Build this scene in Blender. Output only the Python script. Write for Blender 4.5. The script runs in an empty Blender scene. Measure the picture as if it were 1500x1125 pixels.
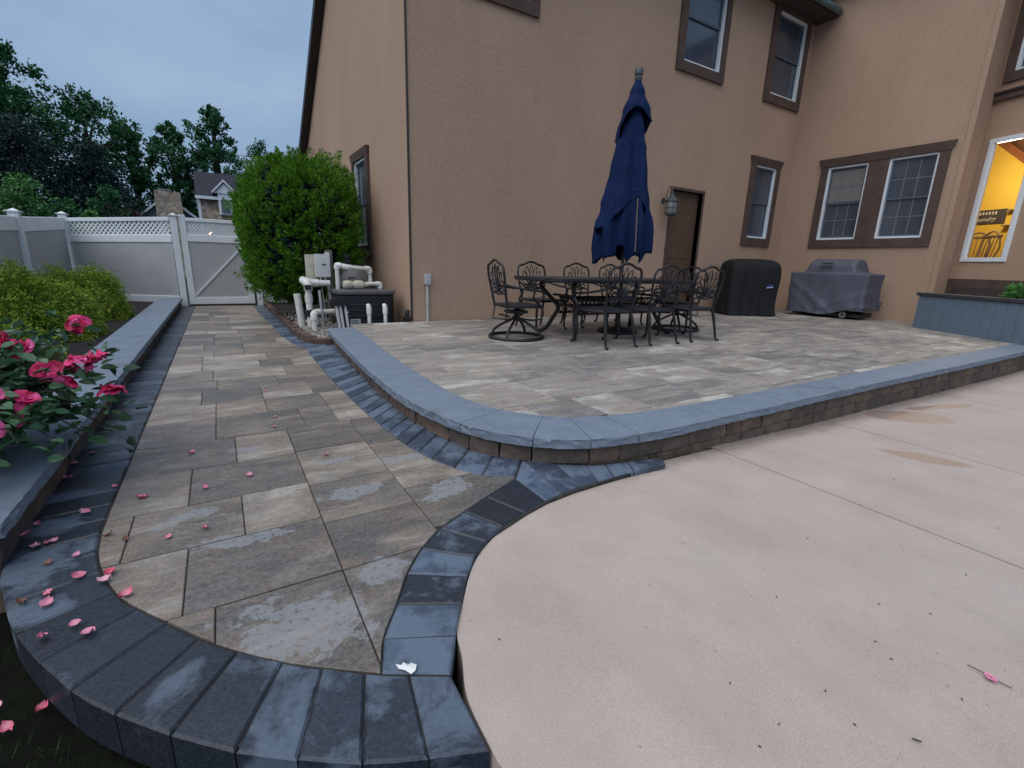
import bpy, bmesh, math, random
import numpy as np
from mathutils import Vector, Matrix
random.seed(7); RNG = np.random.default_rng(11)
SC = bpy.context.scene; COL = SC.collection
R = math.radians

# ------------------------------------------------------------------ camera
cam_d = bpy.data.cameras.new('camera'); cam = bpy.data.objects.new('camera', cam_d); COL.objects.link(cam)
cam_d.sensor_width = 36.0; cam_d.lens = 686.635 / 1500 * 36.0; cam_d.clip_start = .02; cam_d.clip_end = 600
yaw, pit, rol = .5541219, .2497202, .0314505
fwd = Vector((math.sin(yaw) * math.cos(pit), math.cos(yaw) * math.cos(pit), -math.sin(pit)))
rt0 = Vector((math.cos(yaw), -math.sin(yaw), 0)); up0 = rt0.cross(fwd)
rt = rt0 * math.cos(rol) + up0 * math.sin(rol); up = -rt0 * math.sin(rol) + up0 * math.cos(rol)
mw = Matrix((rt, up, -fwd)).transposed().to_4x4(); mw.translation = Vector((0, 0, 1.0))
cam.matrix_world = mw; SC.camera = cam

# ------------------------------------------------------------------ world, sun, exposure
SUN_EL, SUN_AZ = R(60), R(-106)        # azimuth measured from +Y towards +X
world = bpy.data.worlds.new('World'); SC.world = world; world.use_nodes = True
nt = world.node_tree; nt.nodes.clear()
def wn(t, **k):
    n = nt.nodes.new(t)
    for a, b in k.items(): setattr(n, a, b)
    return n
sky = wn('ShaderNodeTexSky', sky_type='NISHITA', sun_disc=False, sun_elevation=SUN_EL, sun_rotation=SUN_AZ,
         air_density=1.6, dust_density=2.0, ozone_density=3.0)
tc = wn('ShaderNodeTexCoord'); mp = wn('ShaderNodeMapping'); mp.inputs['Scale'].default_value = (1.6, 1.6, 4.2)
nz = wn('ShaderNodeTexNoise'); nz.inputs['Scale'].default_value = 1.5; nz.inputs['Detail'].default_value = 5; nz.inputs['Roughness'].default_value = .52
rp = wn('ShaderNodeValToRGB'); rp.color_ramp.elements[0].position = .3; rp.color_ramp.elements[1].position = .72
rp.color_ramp.elements[0].color = (.20, .34, .575, 1); rp.color_ramp.elements[1].color = (.40, .525, .71, 1)
sc_ = wn('ShaderNodeVectorMath', operation='SCALE'); sc_.inputs['Scale'].default_value = 9.5
mx = wn('ShaderNodeMix', data_type='RGBA'); mx.inputs[0].default_value = .86
bg = wn('ShaderNodeBackground'); bg.inputs['Strength'].default_value = .0645
wo = wn('ShaderNodeOutputWorld')
L = nt.links.new
L(tc.outputs['Generated'], mp.inputs['Vector']); L(mp.outputs['Vector'], nz.inputs['Vector']); L(nz.outputs['Fac'], rp.inputs['Fac'])
L(sky.outputs['Color'], mx.inputs[6]); L(rp.outputs['Color'], sc_.inputs[0]); L(sc_.outputs[0], mx.inputs[7]); L(mx.outputs[2], bg.inputs['Color']); L(bg.outputs['Background'], wo.inputs['Surface'])
sun_d = bpy.data.lights.new('sun', 'SUN'); sun = bpy.data.objects.new('sun', sun_d); COL.objects.link(sun)
sun_d.energy = 1.5; sun_d.angle = R(85); sun_d.color = (1.0, .94, .89)
sdir = Vector((math.sin(SUN_AZ) * math.cos(SUN_EL), math.cos(SUN_AZ) * math.cos(SUN_EL), math.sin(SUN_EL)))
sun.rotation_euler = sdir.to_track_quat('Z', 'Y').to_euler()
SC.view_settings.view_transform = 'Standard'; SC.view_settings.look = 'None'
SC.view_settings.exposure = 0.65; SC.view_settings.gamma = 1.0; SC.view_settings.use_curve_mapping = False

# ------------------------------------------------------------------ materials
class N:
    def __init__(s, name):
        s.m = bpy.data.materials.new(name); s.m.use_nodes = True; s.t = s.m.node_tree
        s.b = s.t.nodes['Principled BSDF']; s.o = s.t.nodes['Material Output']
    def n(s, t, **k):
        q = s.t.nodes.new(t)
        for a, b in k.items(): setattr(q, a, b)
        return q
    def l(s, a, b): s.t.links.new(a, b)
    def pos(s, scale=(1, 1, 1), rand=0.0):
        g = s.n('ShaderNodeNewGeometry'); v = g.outputs['Position']
        if rand:
            oi = s.n('ShaderNodeObjectInfo'); m = s.n('ShaderNodeVectorMath', operation='SCALE'); m.inputs[0].default_value = (rand, rand * 1.7, rand * .6)
            s.l(oi.outputs['Random'], m.inputs['Scale']); a = s.n('ShaderNodeVectorMath', operation='ADD')
            s.l(v, a.inputs[0]); s.l(m.outputs[0], a.inputs[1]); v = a.outputs[0]
        mp = s.n('ShaderNodeMapping'); mp.inputs['Scale'].default_value = scale; s.l(v, mp.inputs['Vector']); return mp.outputs['Vector']
    def noise(s, vec, scale, detail=4, rough=.55, dist=0.0):
        q = s.n('ShaderNodeTexNoise'); q.inputs['Scale'].default_value = scale; q.inputs['Detail'].default_value = detail
        q.inputs['Roughness'].default_value = rough; q.inputs['Distortion'].default_value = dist; s.l(vec, q.inputs['Vector']); return q.outputs['Fac']
    def ramp(s, fac, stops, interp='LINEAR'):
        q = s.n('ShaderNodeValToRGB'); e = q.color_ramp; e.interpolation = interp
        while len(e.elements) < len(stops): e.elements.new(.5)
        for i, (p, c) in enumerate(stops):
            e.elements[i].position = p; e.elements[i].color = (c, c, c, 1) if isinstance(c, (int, float)) else (*c, 1)
        s.l(fac, q.inputs['Fac']); return q.outputs['Color']
    def mix(s, fac, a, b, mode='MIX'):
        q = s.n('ShaderNodeMix', data_type='RGBA', blend_type=mode)
        for i, v in ((0, fac), (6, a), (7, b)):
            if isinstance(v, (int, float)): q.inputs[i].default_value = v if i == 0 else (v, v, v, 1)
            elif isinstance(v, tuple): q.inputs[i].default_value = (*v, 1)
            else: s.l(v, q.inputs[i])
        return q.outputs[2]
    def math(s, op, a, b=0.0):
        q = s.n('ShaderNodeMath', operation=op)
        for i, v in ((0, a), (1, b)):
            if isinstance(v, (int, float)): q.inputs[i].default_value = v
            else: s.l(v, q.inputs[i])
        return q.outputs[0]
    def bump(s, h, strength=.3, dist=.01):
        q = s.n('ShaderNodeBump'); q.inputs['Strength'].default_value = strength; q.inputs['Distance'].default_value = dist
        s.l(h, q.inputs['Height']); s.l(q.outputs['Normal'], s.b.inputs['Normal'])
    def set(s, color=None, rough=None, metal=0.0, spec=None):
        for k, v in (('Base Color', color), ('Roughness', rough), ('Metallic', metal), ('Specular IOR Level', spec)):
            if v is None: continue
            if isinstance(v, tuple): s.b.inputs[k].default_value = (*v, 1)
            elif isinstance(v, (int, float)): s.b.inputs[k].default_value = v
            else: s.l(v, s.b.inputs[k])
        return s.m
def plain(name, color, rough=.6, metal=0.0, var=.12, scale=6.0, bump=0.0, bscale=60.0):
    k = N(name); f = k.noise(k.pos(rand=3.0), scale, 5)
    dk = tuple(c * (1 - var) for c in color); lt = tuple(min(1, c * (1 + var)) for c in color)
    c = k.ramp(f, [(.3, dk), (.7, lt)]); k.set(c, rough, metal)
    if bump: k.bump(k.noise(k.pos(), bscale, 3), bump, .004)
    return k.m
M = {}
def mats():
    # stucco
    k = N('stucco'); p = k.pos()
    f = k.noise(k.pos((1, 1, .45)), 1.1, 6, .6); c = k.ramp(f, [(.28, (.40, .275, .195)), (.72, (.49, .342, .247))])
    st = k.noise(k.pos((5, 5, .35)), 1.4, 4, .6); c = k.mix(k.ramp(st, [(.55, 0.), (.8, .22)]), c, (.27, .19, .145))
    g = k.noise(p, 46, 4, .75); c = k.mix(.36, c, k.ramp(g, [(.34, (.27, .185, .132)), (.5, (.40, .28, .202)), (.66, (.54, .39, .285))]))
    k.set(c, .9, spec=.2); k.bump(k.math('ADD', k.noise(p, 60, 4, .75), k.math('MULTIPLY', k.noise(p, 18, 2), .5)), .8, .008); M['stucco'] = k.m
    k = N('stucco_trim'); p = k.pos(); f = k.noise(p, 5, 5, .6); c = k.ramp(f, [(.3, (.083, .056, .047)), (.7, (.115, .08, .067))])
    k.set(c, .85, spec=.2); k.bump(k.noise(p, 80, 3, .7), .4, .005); M['trim'] = k.m
    # patio slabs
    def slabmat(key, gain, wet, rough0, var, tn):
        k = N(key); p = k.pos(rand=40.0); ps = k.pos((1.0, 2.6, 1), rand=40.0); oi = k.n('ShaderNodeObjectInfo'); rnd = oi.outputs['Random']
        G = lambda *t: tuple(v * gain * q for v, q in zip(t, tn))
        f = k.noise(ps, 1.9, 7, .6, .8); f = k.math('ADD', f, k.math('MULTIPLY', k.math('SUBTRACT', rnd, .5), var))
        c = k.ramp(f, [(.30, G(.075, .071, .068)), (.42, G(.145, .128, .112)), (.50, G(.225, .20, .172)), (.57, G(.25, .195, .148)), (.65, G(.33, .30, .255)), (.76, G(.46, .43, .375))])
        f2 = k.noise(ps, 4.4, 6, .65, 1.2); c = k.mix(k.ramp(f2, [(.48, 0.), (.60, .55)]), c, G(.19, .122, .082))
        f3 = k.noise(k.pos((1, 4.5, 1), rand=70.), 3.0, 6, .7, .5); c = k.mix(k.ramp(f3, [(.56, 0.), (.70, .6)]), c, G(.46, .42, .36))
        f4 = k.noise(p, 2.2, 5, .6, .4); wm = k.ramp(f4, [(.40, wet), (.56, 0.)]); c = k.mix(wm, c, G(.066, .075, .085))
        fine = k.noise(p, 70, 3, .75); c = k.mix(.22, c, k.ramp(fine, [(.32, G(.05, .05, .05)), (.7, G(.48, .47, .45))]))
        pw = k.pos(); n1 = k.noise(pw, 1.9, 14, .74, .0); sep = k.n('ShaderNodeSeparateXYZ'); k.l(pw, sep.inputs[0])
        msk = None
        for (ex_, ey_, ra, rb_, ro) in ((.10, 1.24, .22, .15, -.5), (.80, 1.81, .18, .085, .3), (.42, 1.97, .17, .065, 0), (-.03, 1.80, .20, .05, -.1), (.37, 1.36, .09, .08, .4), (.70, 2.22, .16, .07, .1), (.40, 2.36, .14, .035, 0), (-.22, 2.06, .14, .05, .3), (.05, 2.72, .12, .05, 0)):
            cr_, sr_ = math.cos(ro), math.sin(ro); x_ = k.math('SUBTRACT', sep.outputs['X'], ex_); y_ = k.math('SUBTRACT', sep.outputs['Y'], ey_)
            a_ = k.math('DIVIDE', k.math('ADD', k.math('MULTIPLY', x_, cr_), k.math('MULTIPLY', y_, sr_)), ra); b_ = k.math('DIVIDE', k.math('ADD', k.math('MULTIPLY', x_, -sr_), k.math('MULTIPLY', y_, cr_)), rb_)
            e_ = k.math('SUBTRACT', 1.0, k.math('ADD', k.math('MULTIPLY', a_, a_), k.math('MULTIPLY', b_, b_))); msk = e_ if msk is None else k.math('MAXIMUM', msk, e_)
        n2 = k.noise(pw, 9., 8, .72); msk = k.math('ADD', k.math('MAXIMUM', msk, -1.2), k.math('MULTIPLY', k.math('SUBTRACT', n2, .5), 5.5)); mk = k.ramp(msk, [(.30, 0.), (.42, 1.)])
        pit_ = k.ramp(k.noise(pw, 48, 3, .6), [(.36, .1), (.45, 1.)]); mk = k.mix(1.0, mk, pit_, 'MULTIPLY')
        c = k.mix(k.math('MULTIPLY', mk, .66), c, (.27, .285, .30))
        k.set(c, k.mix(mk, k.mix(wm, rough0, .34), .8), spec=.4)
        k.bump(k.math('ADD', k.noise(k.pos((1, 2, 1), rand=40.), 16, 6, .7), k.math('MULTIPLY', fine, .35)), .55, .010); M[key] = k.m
    slabmat('slab', 1.42, .14, .58, .26, (.96, 1.0, 1.02)); slabmat('slab_walk', 1.0, .42, .46, .38, (1.04, 1.0, .95))  # patio paler, walk darker: grazing sky reflection, besides damp, put into base colour
    # charcoal border pavers
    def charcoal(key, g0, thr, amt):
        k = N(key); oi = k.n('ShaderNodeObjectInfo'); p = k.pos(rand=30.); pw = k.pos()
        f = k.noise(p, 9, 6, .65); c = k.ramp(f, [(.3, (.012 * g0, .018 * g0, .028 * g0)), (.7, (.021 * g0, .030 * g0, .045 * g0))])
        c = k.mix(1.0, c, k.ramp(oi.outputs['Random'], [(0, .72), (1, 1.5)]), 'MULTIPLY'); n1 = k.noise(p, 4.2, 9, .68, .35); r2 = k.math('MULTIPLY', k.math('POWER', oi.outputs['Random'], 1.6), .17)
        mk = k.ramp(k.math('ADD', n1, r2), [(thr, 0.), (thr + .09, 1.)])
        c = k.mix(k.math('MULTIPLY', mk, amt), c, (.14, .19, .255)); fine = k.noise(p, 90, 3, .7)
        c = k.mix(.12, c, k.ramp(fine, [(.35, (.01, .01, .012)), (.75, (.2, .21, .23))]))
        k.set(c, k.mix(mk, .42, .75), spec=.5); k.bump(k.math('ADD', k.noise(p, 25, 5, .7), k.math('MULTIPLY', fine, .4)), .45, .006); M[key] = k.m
    charcoal('charcoal', 1.0, .60, .6); charcoal('charcoal_pale', 3.0, .52, .7)  # second copy paler and bluer: dry stone plus sky reflection painted into the colour
    # bluestone caps
    k = N('cap_stone'); p = k.pos(rand=20.); f = k.noise(p, 6, 9, .7); c = k.ramp(f, [(.25, (.115, .155, .21)), (.5, (.165, .212, .272)), (.75, (.215, .268, .33))])
    fine = k.noise(p, 120, 3, .7); c = k.mix(.32, c, k.ramp(fine, [(.3, (.055, .07, .09)), (.72, (.34, .39, .45))]))
    mk = k.ramp(k.noise(k.pos(), 2.2, 6, .6), [(.6, 0.), (.7, 1.)]); c = k.mix(k.math('MULTIPLY', mk, .45), c, (.075, .082, .09))
    k.set(c, .6, spec=.4); k.bump(k.math('ADD', k.noise(p, 35, 5, .7), k.math('MULTIPLY', fine, .5)), .4, .006); M['cap'] = k.m
    # wall blocks
    k = N('wall_block'); oi = k.n('ShaderNodeObjectInfo'); p = k.pos(rand=30.)
    base = k.ramp(oi.outputs['Random'], [(0., (.125, .085, .062)), (.25, (.085, .072, .064)), (.45, (.16, .115, .08)), (.65, (.075, .068, .066)), (.82, (.125, .095, .078)), (1., (.1, .09, .085))], 'CONSTANT')
    c = k.mix(.55, base, k.ramp(k.noise(p, 8, 6, .65), [(.3, (.035, .028, .025)), (.7, (.2, .15, .115))])); k.set(c, .85, spec=.3)
    k.bump(k.noise(p, 22, 6, .7), .7, .015); M['block'] = k.m
    # pool deck concrete
    k = N('pool_concrete'); pw = k.pos(); f = k.noise(pw, 1.6, 7, .62); c = k.ramp(f, [(.28, (.37, .298, .248)), (.5, (.475, .395, .338)), (.72, (.53, .452, .392))])
    f2 = k.ramp(k.noise(k.pos((1, .6, 1)), 4.2, 6, .65, .3), [(.48, 0.), (.72, .55)]); c = k.mix(f2, c, (.36, .305, .262)); f5 = k.ramp(k.noise(pw, .75, 6, .6, .6), [(.42, 0.), (.68, .4)]); c = k.mix(f5, c, (.40, .345, .305)); f6 = k.ramp(k.noise(pw, 9, 6, .7), [(.60, 0.), (.74, .45)]); c = k.mix(f6, c, (.33, .28, .24))
    f4 = k.ramp(k.noise(pw, 2.4, 8, .7), [(.62, 0.), (.74, .5)]); c = k.mix(f4, c, (.53, .46, .41))
    sand = k.noise(pw, 260, 2, .6); c = k.mix(.3, c, k.ramp(sand, [(.3, (.26, .20, .165)), (.7, (.66, .56, .50))]))
    spk = k.ramp(k.noise(pw, 70, 2, .5), [(.735, 0.), (.76, .8)]); c = k.mix(spk, c, (.2, .16, .135))
    sep = k.n('ShaderNodeSeparateXYZ'); k.l(pw, sep.inputs[0]); wob = k.math('MULTIPLY', k.math('SUBTRACT', k.noise(pw, 4.0, 7, .65), .5), 1.7)
    def ell(cx, cy, rx, ry, rot):
        x = k.math('SUBTRACT', sep.outputs['X'], cx); y = k.math('SUBTRACT', sep.outputs['Y'], cy); cr, sr = math.cos(rot), math.sin(rot)
        a = k.math('DIVIDE', k.math('ADD', k.math('MULTIPLY', x, cr), k.math('MULTIPLY', y, sr)), rx)
        b = k.math('DIVIDE', k.math('ADD', k.math('MULTIPLY', x, -sr), k.math('MULTIPLY', y, cr)), ry)
        return k.math('SUBTRACT', 1.0, k.math('ADD', k.math('ADD', k.math('MULTIPLY', a, a), k.math('MULTIPLY', b, b)), wob))
    wet = k.math('MAXIMUM', ell(3.62, .96, .25, .095, -1.05), k.math('MAXIMUM', ell(4.65, 1.40, .38, .17, -.5), ell(5.35, 1.40, .5, .06, -.25)))
    wm = k.ramp(wet, [(.0, 0.), (.3, 1.)]); c = k.mix(k.math('MULTIPLY', wm, .75), c, (.30, .205, .155))
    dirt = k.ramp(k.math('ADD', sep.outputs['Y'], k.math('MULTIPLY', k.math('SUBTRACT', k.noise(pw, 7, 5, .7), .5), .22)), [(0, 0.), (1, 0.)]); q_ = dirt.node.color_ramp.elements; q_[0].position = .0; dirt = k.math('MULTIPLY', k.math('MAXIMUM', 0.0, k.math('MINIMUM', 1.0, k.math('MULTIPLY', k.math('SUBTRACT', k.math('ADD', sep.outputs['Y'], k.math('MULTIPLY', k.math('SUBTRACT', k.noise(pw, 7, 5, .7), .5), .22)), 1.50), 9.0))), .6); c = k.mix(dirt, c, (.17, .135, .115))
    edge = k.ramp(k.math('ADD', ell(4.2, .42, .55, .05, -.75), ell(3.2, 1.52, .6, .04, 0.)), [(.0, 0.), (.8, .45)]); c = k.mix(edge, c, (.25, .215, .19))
    k.set(c, k.mix(wm, .72, .4), spec=.35); k.bump(k.math('ADD', sand, k.math('MULTIPLY', k.noise(pw, 6, 3), 1.5)), .22, .004); M['concrete'] = k.m
    # joint sand / soil
    M['joint'] = plain('joint_sand', (.035, .031, .028), .95, var=.5, scale=40, bump=.5, bscale=200)
    M['soil'] = plain('mulch', (.008, .006, .0055), .95, var=.6, scale=30, bump=1.0, bscale=70)
    k = N('ground_soil'); p = k.pos(); f = k.noise(p, 9, 6, .65); c = k.ramp(f, [(.3, (.006, .006, .005)), (.6, (.009, .012, .006)), (.8, (.014, .022, .008))]); k.set(c, .95, spec=.1)
    k.bump(k.noise(p, 60, 5, .7), .8, .02); M['ground'] = k.m
    # vinyl fence
    M['vinyl'] = plain('white_vinyl', (.74, .78, .80), .42, var=.05, scale=3)
    M['panel'] = plain('taupe_vinyl', (.42, .43, .43), .6, var=.07, scale=3, bump=.15, bscale=150)
    M['white'] = plain('white_window_frame', (.74, .80, .84), .4, var=.04)
    M['pvc'] = plain('pvc_pipe', (.66, .665, .62), .38, var=.1, scale=9)
    M['conduit'] = plain('grey_conduit', (.42, .43, .44), .5, var=.1)
    M['boxgrey'] = plain('timer_box', (.56, .565, .56), .45, var=.06)
    M['heater'] = plain('heater_shell', (.008, .009, .012), .5, var=.25)
    M['heatertop'] = plain('heater_top', (.09, .09, .092), .55, var=.15)
    M['tank'] = plain('filter_tank', (.13, .125, .125), .5, var=.15)
    M['valve'] = plain('old_valve_body', (.50, .48, .38), .55, var=.18, scale=14)
    M['iron'] = plain('cast_aluminium', (.009, .009, .011), .5, var=.3, scale=25, bump=.12, bscale=120)
    M['tabletop'] = plain('table_metal', (.018, .020, .026), .45, var=.2, scale=20, bump=.2, bscale=60)
    M['blackcloth'] = plain('black_vinyl_cover', (.003, .0036, .005), .8, var=.3, scale=5)
    M['greycloth'] = plain('grey_cover', (.085, .09, .125), .65, var=.12, scale=5, bump=.08, bscale=200)
    k = N('navy_canvas'); p = k.pos(); f = k.noise(k.pos((1, 1, .4)), 6, 6, .6); c = k.ramp(f, [(.3, (.003, .011, .048)), (.7, (.005, .019, .078))]); k.set(c, .85, spec=.2)
    k.bump(k.math('ADD', k.noise(p, 300, 2), k.math('MULTIPLY', k.noise(k.pos((3, 3, .7)), 5, 4), 4.0)), .3, .004); M['navy'] = k.m
    M['pole'] = plain('umbrella_pole', (.07, .06, .052), .4, var=.1)
    M['wood'] = plain('grey_wood', (.14, .12, .10), .6, var=.2)
    M['door'] = plain('brown_door', (.105, .063, .042), .5, var=.12, scale=10, bump=.08)
    M['bronze'] = plain('dark_bronze', (.022, .018, .017), .5, var=.2)
    M['roof'] = plain('dark_shingle', (.014, .014, .024), .9, var=.35, scale=14, bump=.7, bscale=9)
    M['soffit'] = plain('dark_soffit', (.055, .043, .038), .7, var=.1)
    M['gutter'] = plain('teal_gutter', (.10, .16, .16), .5, var=.15)  # teal base colour for the eave gutter
    M['brick'] = plain('edging_brick', (.095, .06, .047), .9, var=.4, scale=12, bump=.6, bscale=50)
    M['siding'] = plain('blue_grey_siding', (.13, .185, .245), .6, var=.08, scale=4, bump=.1, bscale=40)
    M['siding_cap'] = plain('dark_cap_board', (.040, .045, .055), .55, var=.2)
    M['lampmetal'] = plain('verdigris_lamp', (.06, .075, .08), .45, var=.3, scale=20)
    M['paper'] = plain('paper', (.78, .77, .74), .8, var=.05)
    M['label'] = plain('label_sticker', (.46, .48, .50), .5, var=.05)
    M['twig'] = plain('twig', (.035, .02, .014), .9)
    M['logo_blue'] = plain('logo_blue', (.02, .04, .25), .5); M['logo_white'] = plain('logo_white', (.42, .42, .50), .5); M['logo_dark'] = plain('logo_dark', (.012, .012, .018), .5)
    M['tyre'] = plain('wheel_tyre', (.012, .012, .013), .6); M['rim'] = plain('wheel_rim', (.22, .23, .24), .45)
    M['trunk'] = plain('bark', (.05, .042, .036), .95, var=.4, scale=8, bump=.6, bscale=20)
    M['yellow'] = plain('yellow_wall_paint', (.78, .49, .055), .7, var=.05, scale=2)
    M['casing'] = plain('stained_casing', (.30, .10, .03), .5, var=.2)
    M['ceil'] = plain('dark_wood_ceiling', (.10, .04, .02), .6, var=.2)
    M['chairwood'] = plain('chair_wood', (.20, .13, .075), .5, var=.2)
    M['signboard'] = plain('sign_board', (.05, .04, .035), .7); M['signtext'] = plain('sign_lettering', (.62, .55, .42), .7)
    M['blind'] = plain('window_blind', (.20, .19, .18), .7, var=.06)
    M['muntin'] = plain('grille_bar', (.15, .165, .19), .5, var=.05)
    M['sash'] = plain('sash_frame', (.07, .10, .14), .45, var=.05)
    # window glass: dark room behind, reflects the sky
    k = N('window_glass'); f = k.noise(k.pos((1, 1, .5)), 1.7, 3); c = k.ramp(f, [(.35, (.046, .060, .084)), (.7, (.082, .10, .128))]); k.set(c, .12, spec=.8)
    k.bump(k.noise(k.pos(), 2.2, 2), .03, .05); M['glass'] = k.m
    k = N('clear_glass'); k.t.nodes.remove(k.b); tr = k.n('ShaderNodeBsdfTransparent'); gl = k.n('ShaderNodeBsdfGlossy'); gl.inputs['Roughness'].default_value = .02
    fr = k.n('ShaderNodeFresnel'); fr.inputs['IOR'].default_value = 1.35; ms = k.n('ShaderNodeMixShader'); k.l(fr.outputs[0], ms.inputs[0]); k.l(tr.outputs[0], ms.inputs[1]); k.l(gl.outputs[0], ms.inputs[2])
    k.l(ms.outputs[0], k.o.inputs['Surface']); M['clear'] = k.m
    k = N('lamp_glass'); k.set((.22, .24, .23), .25, spec=.6); M['lampglass'] = k.m
    k = N('glowing_bulb'); k.set((.9, .7, .4), .4); k.b.inputs['Emission Color'].default_value = (1, .62, .25, 1); k.b.inputs['Emission Strength'].default_value = 9; M['bulb'] = k.m
    # stone of the far house
    k = N('fieldstone'); p = k.pos(); v = k.n('ShaderNodeTexVoronoi'); v.inputs['Scale'].default_value = 5.5; k.l(p, v.inputs['Vector'])
    c = k.ramp(k.n('ShaderNodeSeparateColor').outputs[0], [(0, .5), (1, .5)]); sp = k.n('ShaderNodeSeparateColor'); k.l(v.outputs['Color'], sp.inputs[0])
    c = k.ramp(sp.outputs[0], [(0., (.22, .165, .12)), (.35, (.42, .34, .25)), (.65, (.26, .22, .19)), (1., (.58, .50, .39))]); v2 = k.n('ShaderNodeTexVoronoi', feature='DISTANCE_TO_EDGE'); v2.inputs['Scale'].default_value = 5.5; k.l(p, v2.inputs['Vector'])
    c = k.mix(k.ramp(v2.outputs['Distance'], [(.0, .75), (.05, 0.)]), c, (.27, .25, .225)); k.set(c, .9); k.bump(v2.outputs['Distance'], .6, .05); M['stone'] = k.m
    k = N('river_stone'); oi = k.n('ShaderNodeNewGeometry'); c = k.ramp(oi.outputs['Random Per Island'], [(0, (.10, .085, .07)), (.4, (.26, .24, .21)), (.7, (.16, .13, .10)), (1, (.42, .40, .37))]); k.set(c, .7); M['river'] = k.m
    def leaf(name, stops, rough=.55, trans=.0, spec=.3, bsc=1.1):
        k = N(name); g = k.n('ShaderNodeNewGeometry'); r = g.outputs['Random Per Island']
        c = k.ramp(r, stops); big = k.noise(k.pos(), bsc, 4); c = k.mix(.5, c, k.ramp(big, [(.3, .55), (.7, 1.25)]), 'MULTIPLY'); k.set(c, rough, spec=spec)
        if trans:
            tb = k.n('ShaderNodeBsdfTranslucent'); k.l(c, tb.inputs['Color']); ms = k.n('ShaderNodeMixShader'); ms.inputs[0].default_value = trans
            k.l(k.b.outputs[0], ms.inputs[1]); k.l(tb.outputs[0], ms.inputs[2]); k.l(ms.outputs[0], k.o.inputs['Surface'])
        M[name] = k.m
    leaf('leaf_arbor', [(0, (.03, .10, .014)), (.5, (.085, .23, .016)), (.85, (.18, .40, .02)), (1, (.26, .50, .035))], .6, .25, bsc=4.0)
    leaf('leaf_gold', [(0, (.055, .14, .018)), (.5, (.20, .34, .03)), (1, (.44, .52, .06))], .6, .2)
    leaf('leaf_rose', [(0, (.022, .065, .032)), (.5, (.042, .115, .05)), (1, (.085, .18, .075))], .38, .12, .5)
    leaf('leaf_tree', [(0, (.010, .045, .024)), (.5, (.03, .13, .048)), (1, (.075, .24, .065))], .6, .15)
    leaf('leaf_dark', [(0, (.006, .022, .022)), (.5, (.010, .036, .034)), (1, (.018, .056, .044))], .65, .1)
    leaf('leaf_purple', [(0, (.02, .010, .014)), (1, (.05, .022, .026))], .6, .1)
    leaf('leaf_bright', [(0, (.04, .15, .04)), (1, (.12, .30, .07))], .55, .15)
    leaf('grass', [(0, (.012, .03, .008)), (.6, (.025, .06, .012)), (1, (.07, .11, .03))], .7, .1)
    k = N('rose_petal'); oi = k.n('ShaderNodeObjectInfo'); g = k.n('ShaderNodeNewGeometry'); c = k.ramp(g.outputs['Random Per Island'], [(0, (.30, .004, .03)), (.4, (.55, .012, .085)), (.75, (.70, .04, .19)), (1, (.80, .15, .36))]); k.set(c, .5, spec=.3)
    k.b.inputs['Subsurface Weight'].default_value = .0; M['rose'] = k.m
    k = N('fallen_petal'); oi = k.n('ShaderNodeObjectInfo'); c = k.ramp(oi.outputs['Random'], [(0, (.60, .10, .20)), (.4, (.66, .26, .38)), (.7, (.55, .03, .10)), (1, (.70, .36, .46))]); f = k.noise(k.pos(), 60, 3); c = k.mix(k.ramp(f, [(.45, 0.), (.8, .5)]), c, (.78, .6, .62)); k.set(c, .5); M['petal'] = k.m
    M['petal_dry'] = plain('dry_petal', (.20, .09, .06), .8, var=.3)
mats()

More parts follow.
